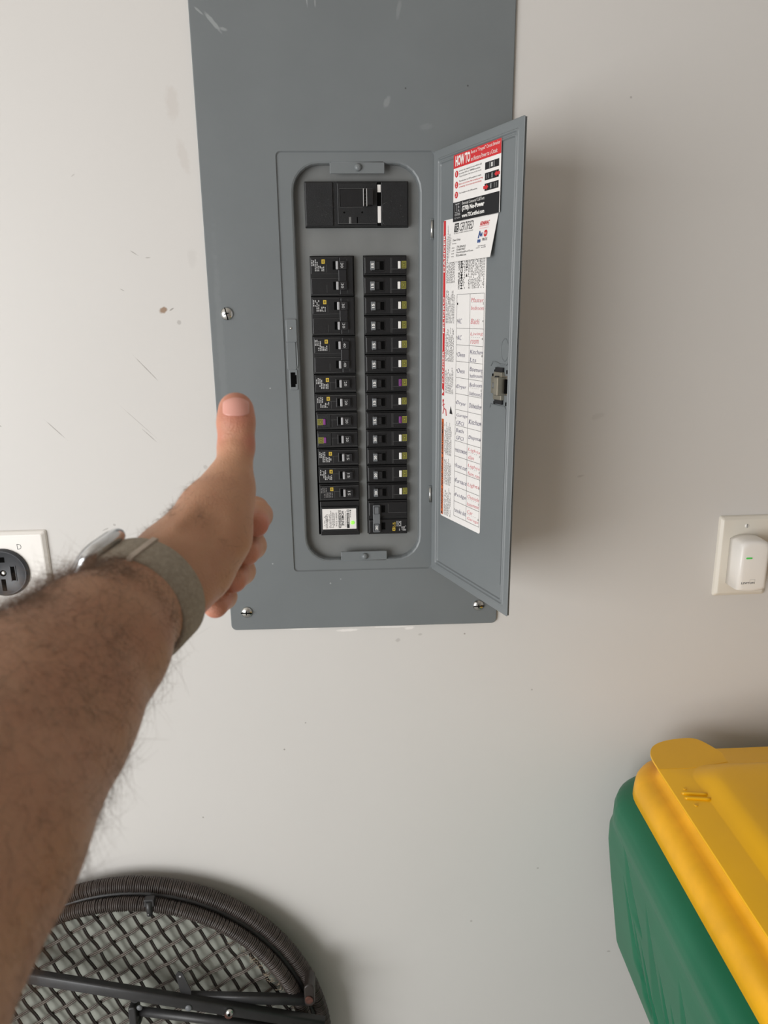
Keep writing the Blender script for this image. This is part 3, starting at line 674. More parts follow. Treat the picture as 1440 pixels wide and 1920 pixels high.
b.tube([(x0+.108,BF-.0011,z0+.030),(x0+.100,BF-.0011,z0+.027),(x0+.0985,BF-.0011,z0+.023),(x0+.1005,BF-.0011,z0+.017)], .0002, EDGE, 4)
b.tube([(x0+.0975,BF-.0011,z0+.010),(x0+.1000,BF-.0011,z0+.004),(x0+.1030,BF-.0011,z0+.001)], .0002, EDGE, 4)
b.build('case', r)
h = MB(); h.box(x0+.0780, x0+.0870, BF-.0090, BF-.0010, z0+.0250, z1-.0105, HBLK, .0008)
for x in (.0745, .0786): h.box(x0+x, x0+x+.0008, BF-.0092, BF-.0014, z0+.0240, z1-.0100, LGREY)
for k in range(4): h.box(x0+.0770, x0+.0774, BF-.0040, BF-.0014, z0+.0265+k*.0035, z0+.0285+k*.0035, LGREY)
h.build('handle', r)
for a, b_ in ((.0410, .0500), (.0045, .0245)):
    k = MB(); k.box(x0+.0930, x0+.0972, BF-.0008, BF+.001, z0+a, z0+b_, PAPER, .0003); tag(k.build('marker_strip', r), 'white marker strip')
seat_at(r, 0, 0); tag(r, 'wide black main breaker above the two breaker columns', 'circuit breaker')

# ------------------------------------------------------------------ wall outlets
def plate_mb(w_, h_, m, y1=.0065, hole=None):
    p = MB(); rg = lambda i, y, r_: [(a, -y, b_) for a, b_ in rr(-w_/2+i, w_/2-i, -h_/2+i, h_/2-i, r_, 4)]
    p.loft([rg(0,0,.003), rg(0,.0015,.003), rg(.0012,.0038,.003), rg(.0050,y1,.0025), rg(.0065,y1+.0003,.002)], m, True, True); return p
# dryer receptacle, left
r = empty('wall_outlet', (-.3105, 0, H+.1010)); r.rotation_euler = (0, .006, 0)
plate_mb(.1260, .1240, PLATEW).build('plate', r)
b = MB(); b.lathe((0,-.006,.003), [(.0350,0),(.0350,.0010),(.0345,.0040),(.0325,.0062),(.0312,.0064),(.0306,.0056),(.002,.0056)], SOCK, n=48)
FYy = -.0116
b.box(.0115, .0165, FYy-.0003, FYy+.001, -.0080, .0125, WELL); b.box(-.0040, .0020, FYy-.0003, FYy+.001, -.0235, -.0060, WELL)
b.box(-.0190, -.0130, FYy-.0003, FYy+.001, -.0080, .0125, WELL)
b.box(-.0100, .0045, FYy-.0003, FYy+.001, .0190, .0265, WELL)
for (a, c_) in ((.0100,.0110),(.0170,.0180)): b.box(a, c_, FYy-.0006, FYy+.001, -.0090, .0135, SOCK)
b.lathe((0,FYy,.003), [(.0045,0),(.0045,.0004),(.0038,.0005)], WELL, n=16)
b.build('receptacle', r)
s = MB(); s.lathe((.001,FYy-.0003,.0035), [(.0032,0),(.0030,.0007),(.0012,.0012)], ZINC, n=14); s.build('screw', r)
t = MB()
for z in (.0400, -.0370):
    t = MB(); text(t, 'D', .0225+(.004 if z < 0 else 0), z-.004, .0060, .0080, -.0069, FINE, 0, -.01); t.build('lettering', r)
tag(r, 'white square wall plate with a round black four-slot dryer outlet, left of the panel', 'outlet')
# outlet with plug-in device, right
r = empty('wall_outlet', (.7573, 0, H+.0868)); r.rotation_euler = (0, .001, 0)
plate_mb(.0790, .1240, PLATE).build('plate', r)
for z in (.0475, -.0475):
    s = MB(); s.lathe((-.0005,-.0066,z), [(.0032,0),(.0030,.0006),(.0012,.0010)], PLATEW, n=14); s.box(-.0005-.0004,-.0005+.0004,-.0079,-.0074,z-.0028,z+.0028,FINE); s.build('screw', r)
tag(r, 'single ivory wall plate behind the plugged-in white device, right side', 'outlet')
r = empty('plug_in_device', (.7555, -.0068, H+.0855))
b = MB(); dp = .034
def shield(i, zb, zt, n=8):
    """outline: arched top, slightly bowed bottom"""
    w2 = .0218-i; P = []
    for k in range(n+1): a = -1+2*k/n; P.append((a*w2, zb-.0035*(1-a*a)+i))
    for k in range(n+1): a = 1-2*k/n; P.append((a*w2, zt-i-.006*abs(a)**3.2))
    return P
lv = [(0,0),(0,.010),(.0004,.0275),(.0014,.0312),(.0034,.0333),(.0065,.0340)]
b.loft([[(x, -yy, z) for x, z in shield(i, -.0390, .0365)] for i, yy in lv], PLATEW, True, True, True)
o = b.build('housing', r); o.data.shade_smooth() if hasattr(o.data, 'shade_smooth') else None
l = MB(); l.box(-.0135, -.0045, -.0347, -.0335, .0095, .0120, GREENLED2, .0003, .001); tag(l.build('lamp', r), 'small lit green lamp')
t = MB(); text(t, 'LEVITON', -.0168, -.0285, .0195, .0032, -.03415, FINE, 0, .03, .1)
for a in ((-.0045,.0030,-.0220,-.0218),(-.0045,-.0043,-.0250,-.0218),(.0028,.0030,-.0250,-.0218)): quad(t, *a, -.03415, FINE)
t.build('lettering', r)
tag(r, 'white plug-in device with a small green light on the right-hand outlet', 'plug-in device')

# ------------------------------------------------------------------ wicker table, folded and leaning
TAU = .10
table = empty('folding_table', (-.0038, -.015, H-.4071), (-TAU, 0, 0)); table.scale = (1.0204,)*3
# local frame: x right, z up along the disc, -y towards the room
tag(table, 'round dark wicker folding table leaning on the wall with its underside out', 'table')
TC = (-.188, -.308)
def ring(R_, y, c=TC, n=160): return [(c[0]+R_*math.cos(2*PI*k/n), y, c[1]+R_*math.sin(2*PI*k/n)) for k in range(n)]
b = MB(); b.lathe((TC[0], -.001, TC[1]), [(.288,0),(.288,.003)], BACKB, n=96, smooth=False); b.build('tabletop_panel', table)
def wraps(R_, y, c, tr, pitch, mm, seed, ties=False):
    mb = MB(); Rr = random.Random(seed); N = int(2*PI*R_/pitch); k = 8; th = 0
    for i in range(N):
        a = 2*PI*i/N + Rr.uniform(-.12,.12)*pitch/R_
        cx, cz = c[0]+R_*math.cos(a), c[1]+R_*math.sin(a); er = (math.cos(a), math.sin(a)); et = (-math.sin(a), math.cos(a))
        rad = tr*(1+Rr.uniform(-.03,.04)); sl = Rr.uniform(-.0006,.0006)
        P = []
        for j in range(10):
            t_ = 2*PI*j/10; ex = 1.0
            if ties and (i % 11) < 4: ex = 1.0 + .55*max(0, -math.cos(t_))**3
            P.append((cx+er[0]*rad*ex*math.cos(t_)+et[0]*sl*math.cos(t_), y-rad*math.sin(t_), cz+er[1]*rad*ex*math.cos(t_)+et[1]*sl*math.cos(t_)))
        mb.tube(P, pitch*.52, mm, 4, closed=True)
    return mb
b = MB(); b.tube(ring(.2965, -.009, n=120), .0105, WICKD, 10, closed=True)
rim = b.build('outer_rim', table)
tag(wraps(.2965, -.009, TC, .0112, .0031, WICK, 3, True).build('wicker_wrap', rim), kind='stuff')
TC2 = (-.192, -.309)
b = MB(); b.tube(ring(.2870, -.0150, (-.190,-.3085), 120), .0065, IRON, 8, closed=True); b.tube(ring(.2830, -.0080, (-.190,-.3085), 120), .0050, IRON, 8, closed=True); b.build('rim_gap_shade', table)  # dark filler rings added to blacken the shaded gap between the rims
b = MB(); b.tube(ring(.2800, -.029, TC2, 120), .0088, WICKD, 10, closed=True); irim = b.build('inner_rim', table)
tag(wraps(.2800, -.029, TC2, .0096, .0031, WICK, 4).build('wicker_wrap', irim), kind='stuff')
def strand(p, d_, mm, wt, ph, seed):
    """one double reed along direction d_ through point p, clipped by the inner rim"""
    d_ = Vector(d_).normalized(); nrm = Vector((-d_.y, d_.x)); c_ = Vector(TC2); q0 = Vector(p)-c_; bq = q0.dot(d_); cq = q0.dot(q0)-.276**2; disc_ = bq*bq-cq
    if disc_ <= .004**2: return
    s0, s1 = -bq-math.sqrt(disc_), -bq+math.sqrt(disc_); L = s1-s0; n = max(6, int(L/.0065)); Rr = random.Random(seed); mb = MB(); w0 = Rr.uniform(0,6)
    for off in (-.00135, .00135):
        P = []
        for k in range(n+1):
            s = s0+L*k/n; wv = .0004*math.sin(s/.026*PI+w0)+.0006*math.sin(s*17+w0)
            q = Vector(p)+d_*s+nrm*(off+wv); yy = -.0150-.0017*math.cos(s/.0262*PI+ph)
            P.append((q.x, yy, q.y))
        mb.tube(P, .00145, mm, 5)
    mb.build('strand', table)
A0 = Vector((-.2383,-.0559)); dA = Vector((.456,-.89)).normalized(); nA = Vector((.89,.456)); B0 = Vector((-.3309,-.1459)); dB = Vector((.866,.50)).normalized(); nB = Vector((.5,-.866))
Rr = random.Random(11)
for k in range(-11, 20): strand(A0+nA*(k*.0248+Rr.uniform(-.0012,.0012)), dA, WICKD, 1, k*PI, 100+k)
for k in range(-8, 22): strand(B0+nB*(k*.0255+Rr.uniform(-.0012,.0012)), dB, WICKL, 1, k*PI+PI, 200+k)
# frayed cords along the inner edge
mb = MB()
for i in range(150):
    a = Rr.uniform(.15, 2.6); r_ = .2705+Rr.uniform(-.002,.003); L = Rr.uniform(.01,.05); P = []
    for k in range(6): aa = a+L/.27*k/5; rr_ = r_+.0018*math.sin(k*1.3+i); P.append((TC2[0]+rr_*math.cos(aa), -.026-Rr.uniform(0,.002), TC2[1]+rr_*math.sin(aa)))
    mb.tube(P, .0006, WICK, 4)
for i in range(60):
    a = Rr.gauss(.62, .16); r_ = .2715+Rr.uniform(-.006,.003); L = Rr.uniform(.003,.010); b_ = Rr.uniform(-1,1)
    P = [(TC2[0]+r_*math.cos(a), -.036, TC2[1]+r_*math.sin(a)), (TC2[0]+(r_-L*.4)*math.cos(a+L*b_/.5), -.039, TC2[1]+(r_-L*.4)*math.sin(a+L*b_/.5)), (TC2[0]+(r_-L)*math.cos(a+L*b_/.27), -.036, TC2[1]+(r_-L)*math.sin(a+L*b_/.27))]
    mb.tube(P, .00035, FRAY, 3)
tag(mb.build('frayed_cord', table), kind='stuff')
def bar(name, p0, p1, wd, y0, y1, mm, rnd=False):
    mb = MB(); a = Vector((p0[0], 0, p0[1])); b_ = Vector((p1[0], 0, p1[1])); d_ = (b_-a).normalized(); n_ = Vector((-d_.z, 0, d_.x))
    if rnd: mb.tube([a+Vector((0,(y0+y1)/2,0)), b_+Vector((0,(y0+y1)/2,0))], wd/2, mm, 14)
    else:
        rings = []
        for P in (a, b_):
            rings.append([P+n_*(wd/2*math.copysign(abs(math.sin(t_))**.35, math.sin(t_)))+Vector((0,(y0+y1)/2+(y1-y0)/2*math.copysign(abs(math.cos(t_))**.5, math.cos(t_)),0)) for t_ in [2*PI*k/20 for k in range(20)]])
        mb.loft(rings, mm, True, True, True)
    return mb.build(name, table)
bar('leg', (-.4450,-.0960), (.1120,-.2385), .0185, -.058, -.044, IRON)
bar('crossbar', (-.0960,-.1870), (.0900,-.2045), .0150, -.046, -.034, IRON)
bar('leg', (-.1740,-.2020), (.0700,-.2530), .0135, -.052, -.038, IRON, True)
bar('leg', (-.4300,-.4000), (.0600,-.4200), .0185, -.058, -.044, IRON)
b = MB(); b.box(-.1840, -.1725, -.060, -.036, -.2170, -.1830, IRON, .002, .004); b.tube([(-.1782,-.030,-.2190),(-.1782,-.058,-.2190)], .0085, IRON, 16); b.tube([(-.1782,-.0575,-.2190),(-.1782,-.0590,-.2190)], .0060, WELL, 16)
b.lathe((-.1735,-.040,-.1725), [(.0080,0),(.0080,.012),(.006,.016)], IRON, n=16); b.build('bracket', table)
b = MB(); pts = [(-.1115,-.1420),(-.1075,-.1360),(-.1020,-.1375),(-.0990,-.1440),(-.0900,-.1700),(-.0900,-.1830),(-.1040,-.1830)]
b.loft([[(x,-.046,z) for x,z in pts],[(x,-.0475,z) for x,z in pts]], IRON); disc(b, -.1050, -.1440, .0016, -.0478, LGREY); b.build('bracket', table)
def rivet(x, z, r_, y, mm, h=.003):
    k = MB(); k.lathe((x, y, z), [(r_,0),(r_,h*.4),(r_*.75,h*.8),(r_*.2,h)], mm, n=18); return k
rivet(-.0925,-.1898,.0052,-.058,HGREY).build('rivet', table)
rivet(-.1670,-.1860,.0045,-.056,HGREY).build('rivet', table)
k = rivet(-.0310,-.2010,.0064,-.058,ZINC,.006); k.tube([(-.0310,-.0641,-.2010),(-.0310,-.0644,-.2010)], .0024, WELL, 6); k.lathe((-.0330,-.0575,-.2065),[(.0066,0),(.006,.002)],RUST,n=16); k.build('bolt', table)
b = MB(); b.box(.0830, .0990, -.050, -.020, -.2080, -.1700, WICKD, .002, .007); b.lathe((.0905,-.050,-.1955), [(.0068,0),(.006,.002)], RUST, n=16); b.build('bracket', table)
b = MB(); b.box(-.1520,-.1370,-.0405,-.030,-.0290,-.0170,IRON,.001,.002); b.tube([(-.1445,-.0395,-.0200),(-.1445,-.0400,-.0420)], .0045, IRON, 12); b.lathe((-.1455,-.0440,-.0385),[(.001,0),(.0008,.0006)],LGREY,n=8); b.build('rim_clip', table)

# ------------------------------------------------------------------ green bin with yellow lid
BX0, BYB, BZ = .600, -.085, H-.180             # left edge, back edge and height of the lid's top flange
bin_ = empty('storage_bin', (BX0, BYB, 0), (0, 0, math.radians(-.7)))
tag(bin_, 'green plastic bin with a yellow lid against the wall at lower right', 'bin')
BL, BW = .62, .46
def brr(i, z, r_, n=10, extra=0):              # i: inset (negative = outset), local frame: x right, -y towards the room
    return [(a, b_, z) for a, b_ in rr(i, BW-i, -BL+i, -i, r_, n)]
z0 = BZ
lid = MB()
lid.loft([brr(.005,z0-.003,.045), brr(.003,z0-.013,.047), brr(-.002,z0-.0175,.052), brr(-.007,z0-.0185,.055), brr(-.014,z0-.0205,.060), brr(-.021,z0-.0250,.066), brr(-.0255,z0-.0330,.070), brr(-.0270,z0-.042,.072), brr(-.0285,z0-.060,.073), brr(-.0265,z0-.0605,.072), brr(-.0245,z0-.040,.07), brr(.0,z0-.022,.05)], YELLOWD, False, False, True)
lo = lid.build('lid', bin_)
top = MB()
top.loft([brr(.004,z0-.0036,.045), brr(.0002,z0-.0034,.045), brr(-.0003,z0-.0020,.045), brr(0,z0-.0006,.045), brr(.0010,z0,.045), brr(.038,z0,.036), brr(.0405,z0+.0012,.036), brr(.0500,z0+.0085,.036), brr(.0600,z0+.0150,.036), brr(.0680,z0+.0168,.036),
          brr(.110,z0+.0168,.045), brr(.117,z0+.0150,.045), brr(.127,z0+.003,.045), brr(.134,z0+.001,.045)], YELLOW, False, True, True)
to = top.build('lid_top', bin_)
tb = MB()                                      # handle tab at the back left corner
ctl = [(.0005,-.045),(.0006,-.020),(.004,-.003),(.013,.011),(.027,.0205),(.046,.0265),(.066,.0290),(.080,.0285),(.089,.0225),(.096,.011),(.102,-.001),(.106,-.012)]
pts = [Vector((*c_, 0)) for c_ in ctl]
for _ in range(2):
    q2 = [pts[0]]
    for i_ in range(len(pts)-1): q2 += [pts[i_].lerp(pts[i_+1], .25), pts[i_].lerp(pts[i_+1], .75)]
    pts = q2+[pts[-1]]
pts = [(p.x, p.y) for p in pts]+[(.104,-.034),(.05,-.045)]
tb.loft([[(x,y_,z0-.003) for x,y_ in pts],[(x,y_,z0+.0002) for x,y_ in pts],[(x*.985+.001,y_*.985-.0004,z0+.0003) for x,y_ in pts]], YELLOW); tag(tb.build('handle_tab', bin_))
for k, (yy) in enumerate((-.100, -.110)):
    rb = MB(); rb.tube([(.010,yy,z0-.0003),(.013,yy,z0+.0008),(.036,yy-.004,z0+.0010),(.041,yy-.005,z0+.0014)], .0022, YELLOW, 8); rb.build('rib', bin_)
for x, yy in ((.018,-.090),(.018,-.124),(.022,-.360)):
    rb = MB(); rb.tube([(x,yy,z0-.001),(x,yy,z0+.0012)], [.0030,.0022], YELLOW, 12); rb.build('raised_dot', bin_)
# body with deep folded collar
zr = z0-.062
LV = [(-.020,zr+.010,.07),(-.030,zr+.006,.075),(-.040,zr+.000,.08),(-.047,zr-.008,.085),(-.0505,zr-.020,.088),(-.051,zr-.034,.088),(-.049,zr-.046,.080),(-.0460,zr-.056,.062),(-.0445,zr-.070,.046),(-.0425,zr-.10,.036),(-.036,zr-.16,.030),(-.029,zr-.22,.026),(-.0225,zr-.280,.024),(-.0200,zr-.288,.022)]
def dense(ringpts, n=420):
    """resample a ring; three quarters of the points go to the left side and its back corner"""
    P = [Vector(p) for p in ringpts]; wt = []
    for i in range(len(P)):
        a, c_ = P[i], P[(i+1) % len(P)]; mid = (a+c_)/2; L = (c_-a).length
        wt.append(L*(7 if mid.x < .06 else 1))
    d_ = np.concatenate([[0], np.cumsum(wt)]); out = []
    for k in range(n):
        s = d_[-1]*k/n; i = min(int(np.searchsorted(d_, s, 'right'))-1, len(P)-1); t_ = (s-d_[i])/(d_[i+1]-d_[i]); out.append(P[i].lerp(P[(i+1) % len(P)], t_))
    return out
# folds pressed into the side: (place along the side, how far below the rim they start, width, end below the rim, depth)
FOLDS = [(-.055,.040,.050,.150,.008),(-.052,.100,.035,.235,.010),(-.085,.140,.034,.262,.011),(-.112,.155,.026,.262,.009),(-.140,.070,.060,.270,.011),(-.180,.135,.040,.268,.011),(-.215,.150,.040,.268,.011),
         (-.245,.080,.065,.270,.012),(-.290,.120,.050,.268,.011),(-.345,.080,.060,.268,.012),(-.41,.10,.06,.268,.011)]
NL = 84; rings = []; zz_ = [l_[1] for l_ in LV]
for k in range(NL):
    zq = LV[0][1]+(LV[-1][1]-LV[0][1])*(k/(NL-1))
    j = next(i for i in range(len(LV)-1) if zz_[i+1] <= zq+1e-9); t_ = (zq-zz_[j])/(zz_[j+1]-zz_[j])
    ins = LV[j][0]*(1-t_)+LV[j+1][0]*t_; rad = LV[j][2]*(1-t_)+LV[j+1][2]*t_
    rg = dense(brr(ins, zq, rad, 10))
    h_ = zr-zq
    for p in rg:
        if p.x < .06 and -.55 < p.y < .03:
            for (fy, top_, wd, end_, dpt) in FOLDS:
                if not top_ < h_ < end_: continue
                g = (h_-top_)/(end_-top_); e_ = min(1, (end_-h_)/.010); c_ = fy-.045*g; half = wd*g*.5+1e-4; u = (p.y-c_)/half
                if -1 < u < 1: p.x += dpt*e_*min(1, g*1.4)*((1-u)/2 if u > -.9 else (u+1)/.1*.95)
    rings.append(rg)
bd = MB(); inner = []
for (i_, z_, r_) in ((-.010, zr-.284, .02), (.02, zr-.25, .03), (.100, zr-.27, .04), (.105, zr-.31, .04), (.125, .02, .04), (.13, .0, .04)): inner.append(dense(brr(i_, z_, r_, 10)))
bd.loft([[tuple(p) for p in r_] for r_ in rings+inner], GREEN, True, True, True)
bd.build('body', bin_)


# ------------------------------------------------------------------ the outstretched left arm
def cp(px, py, d): return np.array([(px-720)/FPX*d, (960-py)/FPX*d, d])
P_ = lambda px, py, d, r: (cp(px, py, d), r)
GS = 0.0013
lo_ = np.array([-.300, -.205, .140]); hi_ = np.array([-.060, .085, .570])
nx, ny, nz = [int(v) for v in np.ceil((hi_-lo_)/GS)]
BIG = 0.06
def field_of(prims, k):
    F = np.full((nx, ny, nz), BIG, np.float32)
    for (a, ra), (b, rb) in prims:
        m_ = max(ra, rb)+.022
        l = np.maximum(((np.minimum(a, b)-m_-lo_)/GS).astype(int), 0); h_ = np.minimum(((np.maximum(a, b)+m_-lo_)/GS).astype(int)+1, [nx, ny, nz])
        if (h_ <= l).any(): continue
        X = (lo_[0]+GS*np.arange(l[0], h_[0]))[:,None,None].astype(np.float32); Y = (lo_[1]+GS*np.arange(l[1], h_[1]))[None,:,None].astype(np.float32); Z = (lo_[2]+GS*np.arange(l[2], h_[2]))[None,None,:].astype(np.float32)
        ba = b-a; L2 = max(float(ba@ba), 1e-12)
        t = np.clip(((X-a[0])*ba[0]+(Y-a[1])*ba[1]+(Z-a[2])*ba[2])/L2, 0, 1)
        dd = np.sqrt((X-a[0]-t*ba[0])**2+(Y-a[1]-t*ba[1])**2+(Z-a[2]-t*ba[2])**2)-(ra+(rb-ra)*t)
        sl = F[l[0]:h_[0], l[1]:h_[1], l[2]:h_[2]]
        hh = np.maximum(k-np.abs(sl-dd), 0)/k
        sl[...] = np.minimum(sl, dd)-hh*hh*k*.25
    return F
def smin(A, B, k):
    hh = np.maximum(k-np.abs(A-B), 0)/k; return np.minimum(A, B)-hh*hh*k*.25
def chain(*pts): return [(pts[i], pts[i+1]) for i in range(len(pts)-1)]
arm = chain(P_(-620,2330,.150,.050), P_(-390,1990,.190,.0465), P_(-115,1570,.255,.0470), P_(60,1335,.315,.0430), P_(180,1208,.352,.0338), P_(250,1140,.388,.0262), P_(316,1074,.425,.0240))
F = field_of(arm, .008)
palm = []
for a, b in ((P_(318,1045,.425,.0190), P_(424,948,.505,.0165)), (P_(322,1060,.43,.0190), P_(424,1000,.515,.0165)), (P_(330,1075,.43,.0190), P_(404,1050,.512,.0155)), (P_(335,1095,.43,.0185), P_(382,1092,.500,.0150)),
             (P_(330,1080,.42,.0205), P_(390,1035,.455,.0215))): palm += chain(a, b)
thumb = chain(P_(335,1045,.420,.0200), P_(398,960,.445,.0195), P_(430,906,.458,.0150), P_(440,868,.462,.0100), P_(443,836,.465,.0098))
thumb += chain(P_(438,838,.466,.0098), P_(436,792,.467,.0090)) + chain(P_(447,838,.466,.0098), P_(449,792,.467,.0090)) + chain(P_(436,792,.467,.0090), P_(440,768,.468,.0096)) + chain(P_(449,792,.467,.0090), P_(445,768,.468,.0096))
thenar = chain(P_(424,945,.452,.0160), P_(415,1005,.444,.0176), P_(374,1064,.432,.0195), P_(334,1100,.415,.0190), P_(290,1120,.398,.019))
F = smin(F, field_of(palm, .006), .008)
F = smin(F, smin(field_of(thumb, .005), field_of(thenar, .005), .009), .008)
fingers = [chain(P_(430,950,.512,.0120), P_(478,957,.542,.0096), P_(485,966,.520,.0092), P_(480,984,.494,.0084)),
           chain(P_(428,1000,.525,.0120), P_(469,1014,.546,.0096), P_(473,1023,.522,.0093), P_(462,1037,.492,.0086)),
           chain(P_(405,1052,.520,.0120), P_(446,1062,.538,.0092), P_(453,1071,.515,.0090), P_(438,1088,.486,.0084)),
           chain(P_(383,1095,.505,.0110), P_(411,1108,.522,.0086), P_(419,1119,.502,.0084), P_(404,1136,.472,.0079))]
for fg in fingers: F = smin(F, field_of(fg, .004), .0014)
# creases and bumps: (point a, point b, width, depth)
def groove(a, b, wd, dep):
    m_ = wd*3; l = np.maximum(((np.minimum(a, b)-m_-lo_)/GS).astype(int), 0); h_ = np.minimum(((np.maximum(a, b)+m_-lo_)/GS).astype(int)+1, [nx, ny, nz])
    X = (lo_[0]+GS*np.arange(l[0], h_[0]))[:,None,None]; Y = (lo_[1]+GS*np.arange(l[1], h_[1]))[None,:,None]; Z = (lo_[2]+GS*np.arange(l[2], h_[2]))[None,None,:]
    ba = b-a; t = np.clip(((X-a[0])*ba[0]+(Y-a[1])*ba[1]+(Z-a[2])*ba[2])/float(ba@ba+1e-12), 0, 1)
    d2 = (X-a[0]-t*ba[0])**2+(Y-a[1]-t*ba[1])**2+(Z-a[2]-t*ba[2])**2
    F[l[0]:h_[0], l[1]:h_[1], l[2]:h_[2]] += (dep*np.exp(-d2/(wd*wd))).astype(np.float32)
g3 = lambda px, py, d: cp(px, py, d)
groove(g3(412,825,.457), g3(440,821,.4545), .0016, .0013); groove(g3(440,821,.4545), g3(470,824,.458), .0016, .0012); groove(g3(420,814,.4555), g3(462,812,.4555), .0014, .0007); groove(g3(420,833,.4555), g3(462,831,.4555), .0014, .0006); groove(g3(424,805,.4560), g3(458,804,.4560), .0013, .0004)
groove(g3(432,990,.420), g3(420,1040,.418), .0016, .0006); groove(g3(400,1000,.415), g3(392,1060,.410), .003, .0007)
groove(g3(425,845,.452), g3(460,843,.452), .0016, .0003)
groove(g3(350,968,.408), g3(400,985,.420), .009, .0034)          # hollow at the thumb's root
groove(g3(400,925,.440), g3(330,985,.408), .0045, -.0020); groove(g3(352,1010,.398), g3(330,1060,.395), .006, .0016)         # thumb tendon
# surface nets
def surface_nets(F):
    ins = F < 0; c_ = np.zeros((nx-1, ny-1, nz-1), np.int8)
    for dx in (0,1):
        for dy in (0,1):
            for dz in (0,1): c_ += ins[dx:nx-1+dx, dy:ny-1+dy, dz:nz-1+dz]
    act = (c_ > 0) & (c_ < 8); idx = np.argwhere(act); ids = -np.ones(act.shape, np.int32); ids[tuple(idx.T)] = np.arange(len(idx))
    acc = np.zeros((len(idx), 3)); cnt = np.zeros(len(idx))
    cor = [(0,0,0),(1,0,0),(0,1,0),(1,1,0),(0,0,1),(1,0,1),(0,1,1),(1,1,1)]
    for i in range(8):
        for j in range(i+1, 8):
            if sum(abs(a-b) for a, b in zip(cor[i], cor[j])) != 1: continue
            a = idx+cor[i]; b = idx+cor[j]; va = F[tuple(a.T)]; vb = F[tuple(b.T)]; mk = (va < 0) != (vb < 0)
            t = np.where(mk, va/(va-vb+1e-20), 0)[:,None]; acc += np.where(mk[:,None], a+(b-a)*t, 0); cnt += mk
    V = lo_+GS*acc/cnt[:,None]; faces = []
    for ax in range(3):
        sh = [slice(None)]*3; a = list(sh); b = list(sh); a[ax] = slice(0, -1); b[ax] = slice(1, None)
        A, B = ins[tuple(a)], ins[tuple(b)]; e = np.argwhere(A != B); o1, o2 = [(1,2),(2,0),(0,1)][ax]
        e = e[(e[:,o1] > 0) & (e[:,o2] > 0) & (e[:,o1] < [nx,ny,nz][o1]-1) & (e[:,o2] < [nx,ny,nz][o2]-1)]
        u = np.zeros(3, int); u[o1] = 1; v = np.zeros(3, int); v[o2] = 1
        q4 = np.stack([ids[tuple((e-u-v).T)], ids[tuple((e-v).T)], ids[tuple(e.T)], ids[tuple((e-u).T)]], 1)
        fl = A[tuple(e.T)]; q4[~fl] = q4[~fl][:, ::-1]; faces.append(q4[(q4 >= 0).all(1)])
    return V, np.concatenate(faces)
V, FC = surface_nets(F)
for it in range(2):                            # light smoothing
    acc = np.zeros_like(V); cnt = np.zeros(len(V))
    for i in range(4):
        for j in ((i+1) % 4, (i+3) % 4): np.add.at(acc, FC[:,i], V[FC[:,j]]); np.add.at(cnt, FC[:,i], 1)
    V = V*.5+acc/cnt[:,None]*.5
# camera-rest basis is only used to carry the pose into the room: points become fixed world coordinates
BAS = np.array([list(rt), list(up), list(fw)]); ORG = np.array(list(CAM))
def world(v): return np.asarray(v)@BAS+ORG
SH = cp(188,1197,.355)
base = world(SH)
me = bpy.data.meshes.new('person'); me.from_pydata((world(V)-base).tolist(), [], FC[:, ::-1].tolist()); me.update()
me.polygons.foreach_set('use_smooth', [True]*len(me.polygons))
